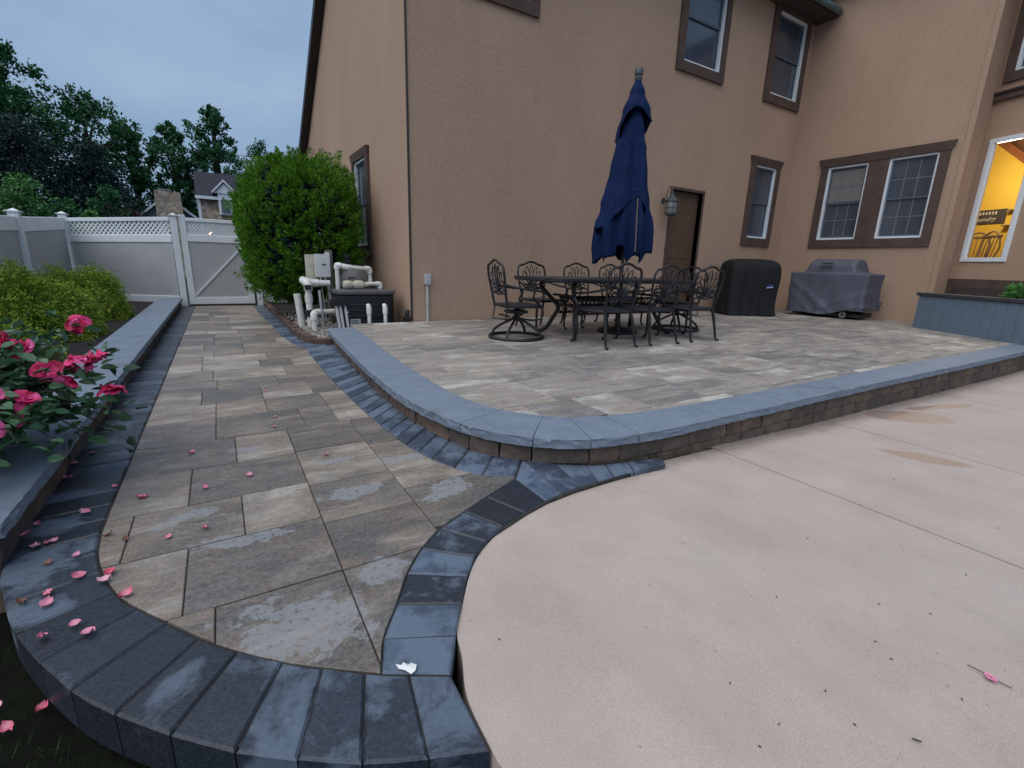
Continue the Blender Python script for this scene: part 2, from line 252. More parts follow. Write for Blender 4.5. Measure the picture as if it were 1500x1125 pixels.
# ------------------------------------------------------------------ mesh helpers
class MB:
    def __init__(s): s.v = []; s.f = []; s.sm = False
    def add(s, vs, fs):
        o = len(s.v); s.v += [tuple(v) for v in vs]; s.f += [tuple(i + o for i in f) for f in fs]; return s
    def box(s, x0, x1, y0, y1, z0, z1):
        return s.add([(x0, y0, z0), (x1, y0, z0), (x1, y1, z0), (x0, y1, z0), (x0, y0, z1), (x1, y0, z1), (x1, y1, z1), (x0, y1, z1)],
                     [(3, 2, 1, 0), (4, 5, 6, 7), (0, 1, 5, 4), (1, 2, 6, 5), (2, 3, 7, 6), (3, 0, 4, 7)])
    def hexa(s, P): return s.add(P, [(3, 2, 1, 0), (4, 5, 6, 7), (0, 1, 5, 4), (1, 2, 6, 5), (2, 3, 7, 6), (3, 0, 4, 7)])
    def tube(s, pts, r, n=6, closed=False, cap=True):
        pts = [Vector(p) for p in pts]; k = len(pts); rings = []; prev = None
        for i, p in enumerate(pts):
            a = pts[(i - 1) % k] if (i or closed) else p; b = pts[(i + 1) % k] if (i < k - 1 or closed) else p
            t = (b - a); t = t.normalized() if t.length > 1e-9 else Vector((0, 0, 1))
            if prev is None: x = t.orthogonal().normalized()
            else:
                x = prev - t * prev.dot(t); x = x.normalized() if x.length > 1e-6 else t.orthogonal().normalized()
            prev = x; y = t.cross(x); rr = r[i] if isinstance(r, (list, tuple)) else r
            rings.append([p + (x * math.cos(j * 2 * math.pi / n) + y * math.sin(j * 2 * math.pi / n)) * rr for j in range(n)])
        vs = [v for q in rings for v in q]; fs = []
        for i in range(k if closed else k - 1):
            a = i * n; b = ((i + 1) % k) * n
            for j in range(n): fs.append((a + j, a + (j + 1) % n, b + (j + 1) % n, b + j))
        if cap and not closed: fs.append(tuple(range(n - 1, -1, -1))); fs.append(tuple((k - 1) * n + j for j in range(n)))
        s.sm = True; return s.add(vs, fs)
    def lathe(s, prof, c=(0, 0, 0), n=20, axis='Z'):
        vs = []; fs = []
        for (r, z) in prof:
            for j in range(n):
                a = 2 * math.pi * j / n; q = (r * math.cos(a), r * math.sin(a), z)
                if axis == 'Y': q = (q[0], q[2], q[1])
                if axis == 'X': q = (q[2], q[0], q[1])
                vs.append((q[0] + c[0], q[1] + c[1], q[2] + c[2]))
        for i in range(len(prof) - 1):
            for j in range(n): fs.append((i * n + j, i * n + (j + 1) % n, (i + 1) * n + (j + 1) % n, (i + 1) * n + j))
        fs.append(tuple(range(n - 1, -1, -1))); fs.append(tuple((len(prof) - 1) * n + j for j in range(n))); s.sm = True
        return s.add(vs, fs)
    def grid(s, rows, closeu=False):
        n = len(rows[0]); vs = [v for r in rows for v in r]; fs = []
        for i in range(len(rows) - 1):
            for j in range(n if closeu else n - 1):
                fs.append((i * n + j, i * n + (j + 1) % n, (i + 1) * n + (j + 1) % n, (i + 1) * n + j))
        return s.add(vs, fs)
    def prism(s, poly, z0, z1):
        n = len(poly); zt = z1 if callable(z1) else (lambda x, y: z1)
        return s.add([(x, y, z0) for x, y in poly] + [(x, y, zt(x, y)) for x, y in poly],
                     [tuple(range(n - 1, -1, -1)), tuple(range(n, 2 * n))] + [(i, (i + 1) % n, n + (i + 1) % n, n + i) for i in range(n)])
    def mesh(s, name):
        me = bpy.data.meshes.new(name); me.from_pydata(s.v, [], s.f); me.update(); return me
def link(name, me, mat=None, parent=None, smooth=False):
    o = bpy.data.objects.new(name, me); COL.objects.link(o)
    if mat is not None and me is not None and not me.materials: me.materials.append(mat)
    if parent: o.parent = parent
    if smooth and me is not None: me.polygons.foreach_set('use_smooth', [True] * len(me.polygons))
    return o
def auto(me, ang=35):
    bm = bmesh.new(); bm.from_mesh(me)
    bmesh.ops.recalc_face_normals(bm, faces=bm.faces)
    for e in bm.edges:
        if len(e.link_faces) == 2: e.smooth = e.calc_face_angle(0) < R(ang)
    for f in bm.faces: f.smooth = True
    bm.to_mesh(me); bm.free()
def obj(name, mb, mat, parent=None, bevel=0.0, seg=1, shade=True):
    me = mb.mesh(name)
    if bevel:
        bm = bmesh.new(); bm.from_mesh(me); bmesh.ops.recalc_face_normals(bm, faces=bm.faces)
        es = [e for e in bm.edges if len(e.link_faces) == 2 and e.calc_face_angle(0) > R(30)]
        bmesh.ops.bevel(bm, geom=es, offset=bevel, segments=seg, profile=.7, affect='EDGES', clamp_overlap=True); bm.to_mesh(me); bm.free()
    if shade: auto(me)
    return link(name, me, mat, parent)
def empty(name, loc=(0, 0, 0), rz=0.0):
    o = bpy.data.objects.new(name, None); COL.objects.link(o); o.location = loc; o.rotation_euler = (0, 0, rz); o.empty_display_size = .2; return o
def tag(o, label=None, cat=None, group=None, kind=None):
    if label: o['label'] = label
    if cat: o['category'] = cat
    if group: o['group'] = group
    if kind: o['kind'] = kind
    return o
KIDS = {}
def copy_tree(o, parent=None):
    c = o.copy(); COL.objects.link(c)
    if parent: c.parent = parent
    for ch in list(o.children): copy_tree(ch, c)
    return c
def leaf_mesh(name, C, D, Ln, W, fold=.0, side=None):
    """diamond-shaped leaf faces at centres C along directions D"""
    C = np.asarray(C, float); D = np.asarray(D, float); n = len(C); D = D / np.linalg.norm(D, axis=1)[:, None]
    if side is None:
        rnd = RNG.normal(size=(n, 3)); S = np.cross(D, rnd)
    else: S = np.asarray(side, float)
    S = S / np.linalg.norm(S, axis=1)[:, None]
    Ln = np.broadcast_to(Ln, n)[:, None]; W = np.broadcast_to(W, n)[:, None]
    V = np.empty((n, 4, 3)); V[:, 0] = C - D * Ln * .5; V[:, 1] = C + S * W * .5 - D * Ln * .05; V[:, 2] = C + D * Ln * .5; V[:, 3] = C - S * W * .5 - D * Ln * .05
    me = bpy.data.meshes.new(name); me.vertices.add(n * 4); me.vertices.foreach_set('co', V.reshape(-1)); me.loops.add(n * 4)
    me.loops.foreach_set('vertex_index', np.arange(n * 4, dtype=np.int32)); me.polygons.add(n); me.polygons.foreach_set('loop_start', np.arange(0, n * 4, 4, dtype=np.int32))
    me.polygons.foreach_set('loop_total', np.full(n, 4, dtype=np.int32)); me.update(calc_edges=True); return me
def catmull(P, n=8, closed=False):
    P = [Vector(p) if len(p) == 3 else Vector((p[0], p[1], 0)) for p in P]; out = []; k = len(P)
    for i in range(k if closed else k - 1):
        a = P[(i - 1) % k] if (i or closed) else P[0] * 2 - P[1]; b = P[i]; c = P[(i + 1) % k]; d = P[(i + 2) % k] if (i < k - 2 or closed) else P[-1] * 2 - P[-2]
        for j in range(n):
            t = j / n; out.append(.5 * ((2 * b) + (c - a) * t + (2 * a - 5 * b + 4 * c - d) * t * t + (3 * b - a - 3 * c + d) * t ** 3))
    if not closed: out.append(P[-1])
    return out
class Path:
    def __init__(s, P, n=8, smooth=True):
        s.p = catmull(P, n) if smooth else [Vector((p[0], p[1], 0)) for p in P]; s.d = [0.0]
        for a, b in zip(s.p, s.p[1:]): s.d.append(s.d[-1] + (b - a).length)
        s.L = s.d[-1]
    def at(s, t):
        t = max(0, min(s.L, t))
        for i in range(len(s.d) - 1):
            if s.d[i + 1] >= t:
                w = (t - s.d[i]) / max(1e-9, s.d[i + 1] - s.d[i]); return s.p[i].lerp(s.p[i + 1], w)
        return s.p[-1]
    def tan(s, t): return (s.at(t + .02) - s.at(t - .02)).normalized()
def clip(poly, x0, x1, y0, y1):
    def half(P, f, inter):
        out = []
        for i in range(len(P)):
            a, b = P[i - 1], P[i]; fa, fb = f(a), f(b)
            if fb >= 0:
                if fa < 0: out.append(inter(a, b, fa, fb))
                out.append(b)
            elif fa >= 0: out.append(inter(a, b, fa, fb))
        return out
    it = lambda a, b, fa, fb: (a[0] + (b[0] - a[0]) * fa / (fa - fb), a[1] + (b[1] - a[1]) * fa / (fa - fb))
    for f in (lambda p: p[0] - x0, lambda p: x1 - p[0], lambda p: p[1] - y0, lambda p: y1 - p[1]):
        poly = half(poly, f, it)
        if not poly: return []
    out = []
    for p in poly:
        if not out or (abs(p[0] - out[-1][0]) + abs(p[1] - out[-1][1])) > .002: out.append(p)
    if len(out) > 2 and abs(out[0][0] - out[-1][0]) + abs(out[0][1] - out[-1][1]) < .002: out.pop()
    return out
def area(P): return .5 * abs(sum(P[i - 1][0] * P[i][1] - P[i][0] * P[i - 1][1] for i in range(len(P))))
def slab(name, poly, z0, z1, mat, parent, ch=.0028):
    if len(poly) < 3 or area(poly) < .002: return None
    a = sum(poly[i - 1][0] * poly[i][1] - poly[i][0] * poly[i - 1][1] for i in range(len(poly)))
    if a < 0: poly = poly[::-1]
    dz = random.uniform(-.0018, .0018); tx, ty = random.uniform(-.004, .004), random.uniform(-.004, .004); cx = sum(p[0] for p in poly) / len(poly); cy = sum(p[1] for p in poly) / len(poly)
    m = MB().prism(poly, z0, (lambda x, y: z1(x, y) + dz) if callable(z1) else (lambda x, y: z1 + dz + tx * (x - cx) + ty * (y - cy))); me = m.mesh(name); bm = bmesh.new(); bm.from_mesh(me); bm.faces.ensure_lookup_table()
    top = bm.faces[1]
    try: bmesh.ops.bevel(bm, geom=list(top.edges), offset=ch, segments=1, affect='EDGES', clamp_overlap=True)
    except Exception: pass
    bm.to_mesh(me); bm.free(); me.update()
    return link(name, me, mat, parent)

# ------------------------------------------------------------------ ground, walk, deck, patio
ZP = .148
g = tag(obj('ground', MB().add([(-300, -300, -.16), (300, -300, -.16), (300, 300, -.16), (-300, 300, -.16)], [(0, 1, 2, 3)]), M['ground'], shade=False), kind='structure')

def zdeck(x, y=0):
    T = [(-5, -.012), (.6, -.012), (1.5, -.022), (2.4, -.045), (3.6, -.085), (5.5, -.11), (8, -.13), (20, -.135)]
    for (a, za), (b, zb) in zip(T, T[1:]):
        if x <= b: return za + (zb - za) * (x - a) / (b - a)
    return -.135
# field of the walkway
LEFT = [(-.467, 11.38), (-.467, 2.25)]
BOT_IN = [(-.464, 2.077), (-.449, 1.926), (-.421, 1.805), (-.379, 1.686), (-.325, 1.58), (-.216, 1.426), (-.134, 1.314), (-.057, 1.226), (.046, 1.127), (.147, 1.046), (.243, .977)]
RT_IN = [(.281, 1.083), (.353, 1.194), (.427, 1.316), (.517, 1.424), (.634, 1.522), (.767, 1.59), (.911, 1.66), (1.124, 1.758)]
RT_WALL = [(.981, 1.875), (.881, 2.063), (.82, 2.3), (.785, 2.56), (.755, 3.0), (.742, 3.4), (.73, 4.2), (.74, 5.0), (.75, 5.75), (.66, 6.2), (.615, 7.2), (.60, 8.0), (.56, 9.6), (.545, 11.30)]
botp = Path(BOT_IN); rtp = Path([BOT_IN[-1]] + RT_IN); rwp = Path([RT_IN[-1]] + RT_WALL)
field = [(p[0], p[1]) for p in LEFT] + [(p.x, p.y) for p in botp.p] + [(p.x, p.y) for p in rtp.p[1:]] + [(p.x, p.y) for p in rwp.p[1:]]
wide = [(-.73, 11.38), (-.71, 1.98), (-.665, 1.88), (-.63, 1.79), (-.585, 1.66), (-.52, 1.52), (-.44, 1.38), (-.345, 1.235), (-.235, 1.105), (-.135, 1.005), (-.04, .92), (.15, .787), (.27, .73), (.375, .683), (.39, .9), (.5, 1.08), (.62, 1.25), (.775, 1.375), (1.0, 1.462), (1.13, 1.50), (1.3, 1.525), (1.6, 1.54), (1.86, 1.55), (1.9, 1.8), (1.35, 2.1), (1.2, 2.4), (1.12, 3.2), (1.2, 5.95), (.85, 6.1), (.80, 6.9), (.76, 8.8), (.75, 11.3)]
walk = tag(obj('walkway', MB().prism(wide, -.15, -.0075), M['joint'], shade=False), kind='structure')
walk['label'] = 'stone paver walkway with charcoal paver edging leading to the gate'

def tiles(parent, name, poly, rows, z0, z1, mat, gap=.0016, limit=None):
    out = []
    for (y0, y1, xs) in rows:
        for a, b in zip(xs, xs[1:]):
            P = clip(poly, a + gap, b - gap, y0 + gap * 2.3, y1 - gap * 2.3)
            o = slab(name, P, z0, z1, mat, parent) if P else None
            if o: out.append(o)
    return out
near = []
A = [(1.44, 1.82, [-.5, -.19, .251]), (1.82, 2.168, [-.5, -.38, -.015, .251]), (.9, 1.44, [-.5, -.11, .251]), (2.168, 2.562, [-.5, -.205, .251]), (2.562, 2.955, [-.5, -.018, .251])]
B = [(.9, 1.435, [.251, .618]), (1.435, 1.765, [.251, .618]), (1.765, 2.125, [.251, .618]), (2.125, 2.568, [.251, .618]), (2.568, 2.985, [.251, .618])]
Cc = [(1.3, 1.535, [.618, 1.2]), (1.535, 1.905, [.618, 1.2]), (1.905, 2.11, [.618, 1.2]), (2.11, 2.51, [.618, 1.2]), (2.51, 2.985, [.618, 1.2])]
near = A + B + Cc
far = [(2.955, 3.375, [-.5, -.109, .365, .56, .9]), (3.375, 3.72, [-.5, -.109, .187, .56, .9]), (3.72, 4.12, [-.5, -.197, .187, .53, .9]), (4.12, 4.47, [-.5, -.102, .33, .9])]
y = 4.47; kk = 0
while y < 11.38:
    h = random.choice([.36, .375, .39, .20, .37]); y1 = min(11.38, y + h); xs = [-.5]; 
    while xs[-1] < .9: xs.append(xs[-1] + random.choice([.28, .37, .47, .56]))
    far.append((y, y1, xs)); y = y1
tiles(walk, 'paver', field, near + far, -.045, .0, M['slab_walk'])

def strip(parent, name, inner, outer, ts, mat, z0, z1, gap=.003, sub=2, end=True):
    """pavers between two matched paths at fractions ts"""
    for a, b in zip(ts, ts[1:]):
        ta = [a + (b - a) * i / sub for i in range(sub + 1)]
        I = [inner.at(inner.L * t) for t in ta]; O = [outer.at(outer.L * t) for t in ta]
        poly = [(p.x, p.y) for p in I] + [(p.x, p.y) for p in reversed(O)]
        cx = sum(p[0] for p in poly) / len(poly); cy = sum(p[1] for p in poly) / len(poly)
        # shrink a little towards the centre so that the joint shows
        q = []
        for (x, yv) in poly:
            dx, dy = cx - x, cy - yv; dl = math.hypot(dx, dy); f = min(.3, gap / max(dl, 1e-6)) * 1.25; q.append((x + dx * f, yv + dy * f))
        slab(name, q, z0, z1 + random.uniform(-.0015, .0015), mat, parent, .006)
def fr(L, w, jit=.2):
    n = max(1, round(L / w)); t = [0.]
    for i in range(n): t.append(t[-1] + 1 + random.uniform(-jit, jit))
    return [x / t[-1] for x in t]
# charcoal edging: left side, front curve, right curve, along the patio wall, beside the brick edging
lin = Path([(-.467, 11.38), (-.467, 2.077), (-.452, 1.93)], smooth=False); lout = Path([(-.728, 11.38), (-.728, 2.077), (-.690, 1.90)], smooth=False)
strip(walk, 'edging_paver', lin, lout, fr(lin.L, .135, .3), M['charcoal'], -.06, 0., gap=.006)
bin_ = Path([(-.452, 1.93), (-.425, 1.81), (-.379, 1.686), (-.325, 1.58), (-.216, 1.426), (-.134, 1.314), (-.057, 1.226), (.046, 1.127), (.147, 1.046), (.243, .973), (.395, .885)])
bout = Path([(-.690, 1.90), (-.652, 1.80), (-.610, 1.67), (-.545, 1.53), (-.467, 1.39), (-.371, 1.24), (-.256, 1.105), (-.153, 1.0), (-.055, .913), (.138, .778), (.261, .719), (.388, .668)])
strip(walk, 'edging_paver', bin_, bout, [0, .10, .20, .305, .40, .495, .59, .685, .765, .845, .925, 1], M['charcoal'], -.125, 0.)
RS = [((.243, .973), (.395, .885)), ((.281, 1.083), (.462, .996)), ((.353, 1.194), (.53, 1.10)), ((.427, 1.316), (.60, 1.208)), ((.517, 1.424), (.668, 1.29)), ((.634, 1.522), (.745, 1.352)), ((.767, 1.59), (.85, 1.412)), ((.911, 1.66), (.985, 1.468)), ((1.124, 1.758), (1.126, 1.508)),
      ((1.285, 1.945), (1.235, 1.53)), ((1.40, 1.80), (1.355, 1.541)), ((1.53, 1.715), (1.47, 1.546)), ((1.63, 1.675), (1.57, 1.547)), ((1.76, 1.645), (1.70, 1.539)), ((1.97, 1.60), (1.93, 1.535))]
for (a, b), (c, d) in zip(RS, RS[1:]):
    strip(walk, 'edging_paver', Path([a, c], smooth=False), Path([b, d], smooth=False), [0, 1], M['charcoal_pale' if random.random() < .6 else 'charcoal'], -.06, 0., sub=1)
wallbase = Path([(1.285, 1.95), (1.156, 2.2), (1.08, 2.42), (1.02, 2.75), (.99, 3.2), (.985, 3.7), (1.01, 4.3), (1.06, 5.2), (1.12, 5.97)])
winner = Path([(1.124, 1.758), (.981, 1.875), (.881, 2.063), (.82, 2.3), (.785, 2.56), (.755, 3.0), (.742, 3.4), (.73, 4.2), (.74, 5.0), (.75, 5.75)])
strip(walk, 'edging_paver', winner, wallbase, fr(wallbase.L, .135, .25), M['charcoal_pale'], -.06, 0., gap=.007)
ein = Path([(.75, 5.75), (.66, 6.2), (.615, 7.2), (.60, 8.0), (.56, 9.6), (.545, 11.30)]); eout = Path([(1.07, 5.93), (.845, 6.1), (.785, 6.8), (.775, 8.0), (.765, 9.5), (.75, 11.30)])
strip(walk, 'edging_paver', ein, eout, fr(ein.L, .14, .25), M['charcoal_pale'], -.06, 0., gap=.006)

# pool deck: concrete panels with open joints
deck = tag(obj('pool_deck', MB().prism([(.41, .9), (.40, .64), (.43, .45), (.55, 0), (.7, -5), (16, -5), (16, 1.75), (1.5, 1.52), (1.0, 1.45), (.8, 1.36), (.63, 1.22), (.52, 1.05)], -.5, -.17), M['joint'], shade=False), kind='structure')
curve = Path([(.40, .64), (.41, .80), (.452, .92), (.474, 1.0), (.527, 1.082), (.612, 1.205), (.68, 1.283), (.757, 1.345), (.86, 1.405), (.995, 1.462), (1.13, 1.50), (1.24, 1.522), (1.36, 1.533), (1.58, 1.539), (1.70, 1.532)])
p1 = [(p.x - .006, p.y + .008) for p in curve.p] + [(2.0, 1.62), (2.457, 1.62), (2.457, -5), (.85, -5), (.60, 0), (.46, .35), (.415, .5)]
def panel(poly):
    xs = [q for q in (1.0, 1.5, 2.4, 3.0, 3.6, 4.5, 5.5, 8.0)]
    return slab('concrete_panel', poly, -.28, lambda x, y: zdeck(x), M['concrete'], deck, .006)
def bandcut(poly, cuts):
    pts = [-50] + cuts + [50]
    for a, b in zip(pts, pts[1:]):
        P = clip(poly, a, b, -50, 50)
        if P: yield P
xj = [2.464, 3.86, 5.92, 7.7, 9.5, 16]
def multi(poly, cuts):
    """one concrete panel: top split along the deck's bends so that it follows the fall"""
    m = MB()
    for P in bandcut(poly, cuts):
        a = sum(P[i - 1][0] * P[i][1] - P[i][0] * P[i - 1][1] for i in range(len(P)))
        if a < 0: P = P[::-1]
        n = len(P); m.add([(x, y_, zdeck(x)) for x, y_ in P], [tuple(range(n))])
    # rim
    q = [(x, y_) for x, y_ in poly]; n = len(q)
    m.add([(x, y_, zdeck(x)) for x, y_ in q] + [(x, y_, -.19) for x, y_ in q], [(i, (i + 1) % n, n + (i + 1) % n, n + i) for i in range(n)])
    me = m.mesh('concrete_panel'); bm = bmesh.new(); bm.from_mesh(me); bmesh.ops.remove_doubles(bm, verts=bm.verts, dist=.0004); bmesh.ops.recalc_face_normals(bm, faces=bm.faces); bm.to_mesh(me); bm.free()
    for p in me.polygons:
        pass
    return link('concrete_panel', me, M['concrete'], deck)
cuts = [.6, 1.5, 2.4, 3.6, 5.5, 8.0]
multi(p1, cuts)
for a, b in zip(xj, xj[1:]): multi([(a + .005, -5), (b - .006, -5), (b - .006, 1.66), (a + .005, 1.66)], cuts)

for xq in xj[:-1]: obj('joint_filler', MB().prism([(xq - .02, -5), (xq + .02, -5), (xq + .02, 1.65), (xq - .02, 1.65)], -.19, lambda x, y: zdeck(x) - .007), M['joint'], deck, shade=False)

# raised patio
cap_in = [(1.445, 6.50), (1.40, 5.8), (1.32, 4.62), (1.265, 3.62), (1.262, 2.92), (1.31, 2.49), (1.45, 2.235), (1.645, 2.045), (1.93, 1.95), (2.32, 1.90), (3.02, 1.89), (4.16, 1.89), (5.5, 1.89), (7.0, 1.875), (9.2, 1.86), (14, 1.83)]
cap_out = [(1.09, 6.25), (1.04, 5.5), (.965, 4.21), (.93, 3.27), (.945, 2.75), (1.008, 2.36), (1.096, 2.10), (1.233, 1.905), (1.395, 1.768), (1.60, 1.682), (1.95, 1.632), (2.4, 1.624), (3.0, 1.622), (3.7, 1.625), (4.8, 1.62), (6.2, 1.60), (8.25, 1.58), (14, 1.54)]
ci = Path(cap_in); co = Path(cap_out)
pf = [(p.x, p.y) for p in ci.p] + [(14, 6.585), (1.455, 6.585)]
pb = [(p.x + .02, p.y + .02) for p in ci.p] + [(14, 6.59), (1.5, 6.59)]
patio = tag(obj('patio', MB().prism(pb, -.1, ZP - .008), M['joint'], shade=False), kind='structure')
patio['label'] = 'raised dining patio paved with large mottled stone slabs'
rows = []; y = 1.6; ri = 0
while y < 6.6:
    h = random.choice([.375, .375, .39, .47, .56, .28]); xs = [1.1 + random.uniform(0, .3)]; xs = [.9] + xs
    while xs[-1] < 11.6: xs.append(xs[-1] + random.choice([.375, .47, .56, .65, .75]))
    rows.append((y, min(6.585, y + h), xs)); y += h
fieldp = clip(pf, 0, 11.41, 0, 10)
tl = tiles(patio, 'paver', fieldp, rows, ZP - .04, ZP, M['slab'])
if len(tl) > 298:                                   # slabs past the limit, farthest first, become one joined part
    tl.sort(key=lambda o: (Vector(o.bound_box[0]) - Vector((0, 0, 1))).length)
    bm = bmesh.new()
    for o in tl[298:]: bm.from_mesh(o.data); me_ = o.data; bpy.data.objects.remove(o); 
    me = bpy.data.meshes.new('far_pavers'); bm.to_mesh(me); bm.free(); tag(link('far_pavers', me, M['slab'], patio), kind='stuff')

# retaining wall: caps and split-face blocks
def rough_box(Pi, Po, z0, z1, jit, ny=3):
    """stone between an inner and an outer edge polyline; outer face chiselled"""
    n = len(Pi); m = MB(); rowsv = []
    it = [(p.x, p.y, z1) for p in Pi]; ib = [(p.x, p.y, z0) for p in Pi]
    faces = []
    def out(i, t, z, mag):
        d = (Po[i] - Pi[i]).normalized(); o = d * random.uniform(-jit, jit * .6) * mag; return (Po[i].x + o.x, Po[i].y + o.y, z + random.uniform(-jit, jit) * .25 * mag)
    R_ = [it]
    R_.append([tuple(Vector((Pi[i].x, Pi[i].y, z1)).lerp(Vector((Po[i].x, Po[i].y, z1)), .93)) for i in range(n)])
    for j in range(ny + 1):
        z = z1 - (z1 - z0) * j / ny; R_.append([out(i, 0, z - (.004 if j == 0 else 0), .5 if j in (0, ny) else 1.0) for i in range(n)])
    R_.append(ib); m.grid(R_)
    k = len(R_)
    for e in (0, n - 1):
        ring = [r * n + e for r in range(k)]; m.f.append(tuple(ring) if e else tuple(reversed(ring)))
    m.add(it, []); return m
rwall = empty('retaining_wall', (1.2, 2.0, 0)); tag(rwall, 'low curved stone retaining wall with bluestone caps edging the raised patio', 'wall')
def seg_stones(name, inn, outr, bounds, z0, z1, mat, parent, off, jit=.006, step=.05, gap=.0025, ny=3):
    """bounds: fractions of the path"""
    for a, b in zip(bounds, bounds[1:]):
        L_ = (b - a) * outr.L; n = max(2, int(L_ / step)); g_ = gap / outr.L
        ts = [a + g_ + (b - a - 2 * g_) * i / n for i in range(n + 1)]
        Pi = [inn(t) for t in ts]; Po = [outr.at(outr.L * t) for t in ts]
        m = rough_box(Pi, Po, z0, z1, jit, ny); m.v = [(v[0] - off[0], v[1] - off[1], v[2]) for v in m.v]
        o = obj(name, m, mat, parent); 
def nearest_inner(t):
    # match the inner cap edge to the outer path by fractions remapped on key stations
    T = [(0, 0), (.105, .100), (.243, .243), (.282, .276), (.33, .318), (1, 1)]
    return ci.at(ci.L * t)
# build station table outer->inner by perpendicular projection
stn = []
for i in range(0, 401):
    t = i / 400; p = co.at(co.L * t); tn = co.tan(co.L * t); nrm = Vector((tn.y, -tn.x, 0)); 
    if nrm.dot(Vector((3, 4.5, 0)) - p) < 0: nrm = -nrm
    best = None; bd = 9
    for q in ci.p:
        d = (q - p); al = abs(d.dot(tn)); 
        if al < .12 and 0 < d.dot(nrm) < .6:
            if al < bd: bd = al; best = d.dot(nrm)
    stn.append(best if best else .30)
def inner_of(t):
    w = stn[min(400, max(0, round(t * 400)))]; ws = [stn[min(400, max(0, round(t * 400) + k))] for k in (-6, -3, 0, 3, 6)]; w = sum(ws) / 5
    p = co.at(co.L * t); tn = co.tan(co.L * t); nrm = Vector((tn.y, -tn.x, 0))
    if nrm.dot(Vector((3, 4.5, 0)) - p) < 0: nrm = -nrm
    return p + nrm * (w - .004)
def frac_near(path, pt):
    best = min(range(2001), key=lambda i: (path.at(path.L * i / 2000) - Vector((pt[0], pt[1], 0))).length); return best / 2000
capb = [0.] + [frac_near(co, p) for p in [(1.03, 5.0), (.945, 3.5), (1.05, 2.22), (1.277, 1.85), (1.544, 1.70), (1.827, 1.645), (2.483, 1.62), (3.232, 1.62), (4.1, 1.62), (4.95, 1.62), (5.9, 1.61), (6.9, 1.6), (8.0, 1.58), (9.2, 1.57), (10.5, 1.56)]] + [1.]
seg_stones('cap_stone', inner_of, co, capb, ZP - .052, ZP + .001, M['cap'], rwall, (1.2, 2.0), jit=.009, step=.028, ny=4)
face = Path([(p[0] + (.028 if i < 6 else (.02 if i < 10 else 0)), p[1] + (0 if i < 5 else (.012 if i < 7 else .028))) for i, p in enumerate(cap_out)])
def inner_face(t):
    p = face.at(face.L * t); tn = face.tan(face.L * t); nrm = Vector((tn.y, -tn.x, 0))
    if nrm.dot(Vector((3, 4.5, 0)) - p) < 0: nrm = -nrm
    return p + nrm * .18
seg_stones('wall_block', inner_face, face, fr(face.L, .27, .4), .0, ZP - .054, M['block'], rwall, (1.2, 2.0), jit=.011, step=.05, gap=.005)
# lower course only shows along the deck
t0 = frac_near(face, (1.55, 1.72))
fb = [t0 + (1 - t0) * q for q in fr(face.L * (1 - t0), .28, .4)]
seg_stones('wall_block', inner_face, face, fb, -.16, -.003, M['block'], rwall, (1.2, 2.0), jit=.011, step=.05, gap=.005)

# planter wall on the left
pw = empty('planter_wall', (-.85, 2, 0)); tag(pw, 'low stone planter wall with pale bluestone caps along the left side of the walk', 'wall')
pco = Path([(-.66, 11.32), (-.66, 1.93)], smooth=False)
seg_stones('cap_stone', lambda t: Vector((-1.015, pco.at(pco.L * t).y, 0)), pco, [0, .13, .37, .50, .645, .77, .895, 1.], .118, .17, M['cap'], pw, (-.85, 2), jit=.008, step=.03, ny=4)
pfo = Path([(-.70, 11.32), (-.70, 1.99)], smooth=False)
seg_stones('wall_block', lambda t: Vector((-.98, pfo.at(pfo.L * t).y, 0)), pfo, fr(pfo.L, .27, .35), -.02, .116, M['block'], pw, (-.85, 2), jit=.01, step=.08)
# return of the planter wall, running left at its near end
rco = Path([(-.66, 1.925), (-2.5, 1.925)], smooth=False)
seg_stones('cap_stone', lambda t: Vector((rco.at(rco.L * t).x, 2.27, 0)), rco, [0.19, .4, .7, 1.], .118, .17, M['cap'], pw, (-.85, 2), jit=.006)
rfo = Path([(-.70, 1.97), (-2.5, 1.97)], smooth=False)
seg_stones('wall_block', lambda t: Vector((rfo.at(rfo.L * t).x, 2.2, 0)), rfo, fr(rfo.L, .27, .3), -.16, .116, M['block'], pw, (-.85, 2), jit=.01, step=.08)
tag(obj('planting_bed', MB().prism([(-2.40, 2.2), (-.97, 2.2), (-.97, 11.4), (-2.40, 12.2)], -.12, .085), M['soil'], shade=False), kind='structure')

# ------------------------------------------------------------------ house
HX, HY, HR = 2.349, 6.596, 11.42
house = empty('house', (HX, HY, 0)); tag(house, 'tan stucco two-storey house with brown window trim around the patio', 'house')
def hobj(name, m, mat, parent=None, bevel=0., shade=True):
    m.v = [(v[0] - HX, v[1] - HY, v[2]) for v in m.v]; return obj(name, m, mat, parent or house, bevel, shade=shade)
class Fr:
    """wall frame: s runs along the wall, d outwards, z up"""
    def __init__(s, O, u, n): s.O = Vector(O); s.u = Vector(u); s.n = Vector(n)
    def P(s, a, d, z): q = s.O + s.u * a + s.n * d; return (q.x, q.y, z)
    def box(s, m, a0, a1, d0, d1, z0, z1):
        P = [s.P(a0, d0, z0), s.P(a1, d0, z0), s.P(a1, d1, z0), s.P(a0, d1, z0), s.P(a0, d0, z1), s.P(a1, d0, z1), s.P(a1, d1, z1), s.P(a0, d1, z1)]
        return m.hexa(P)
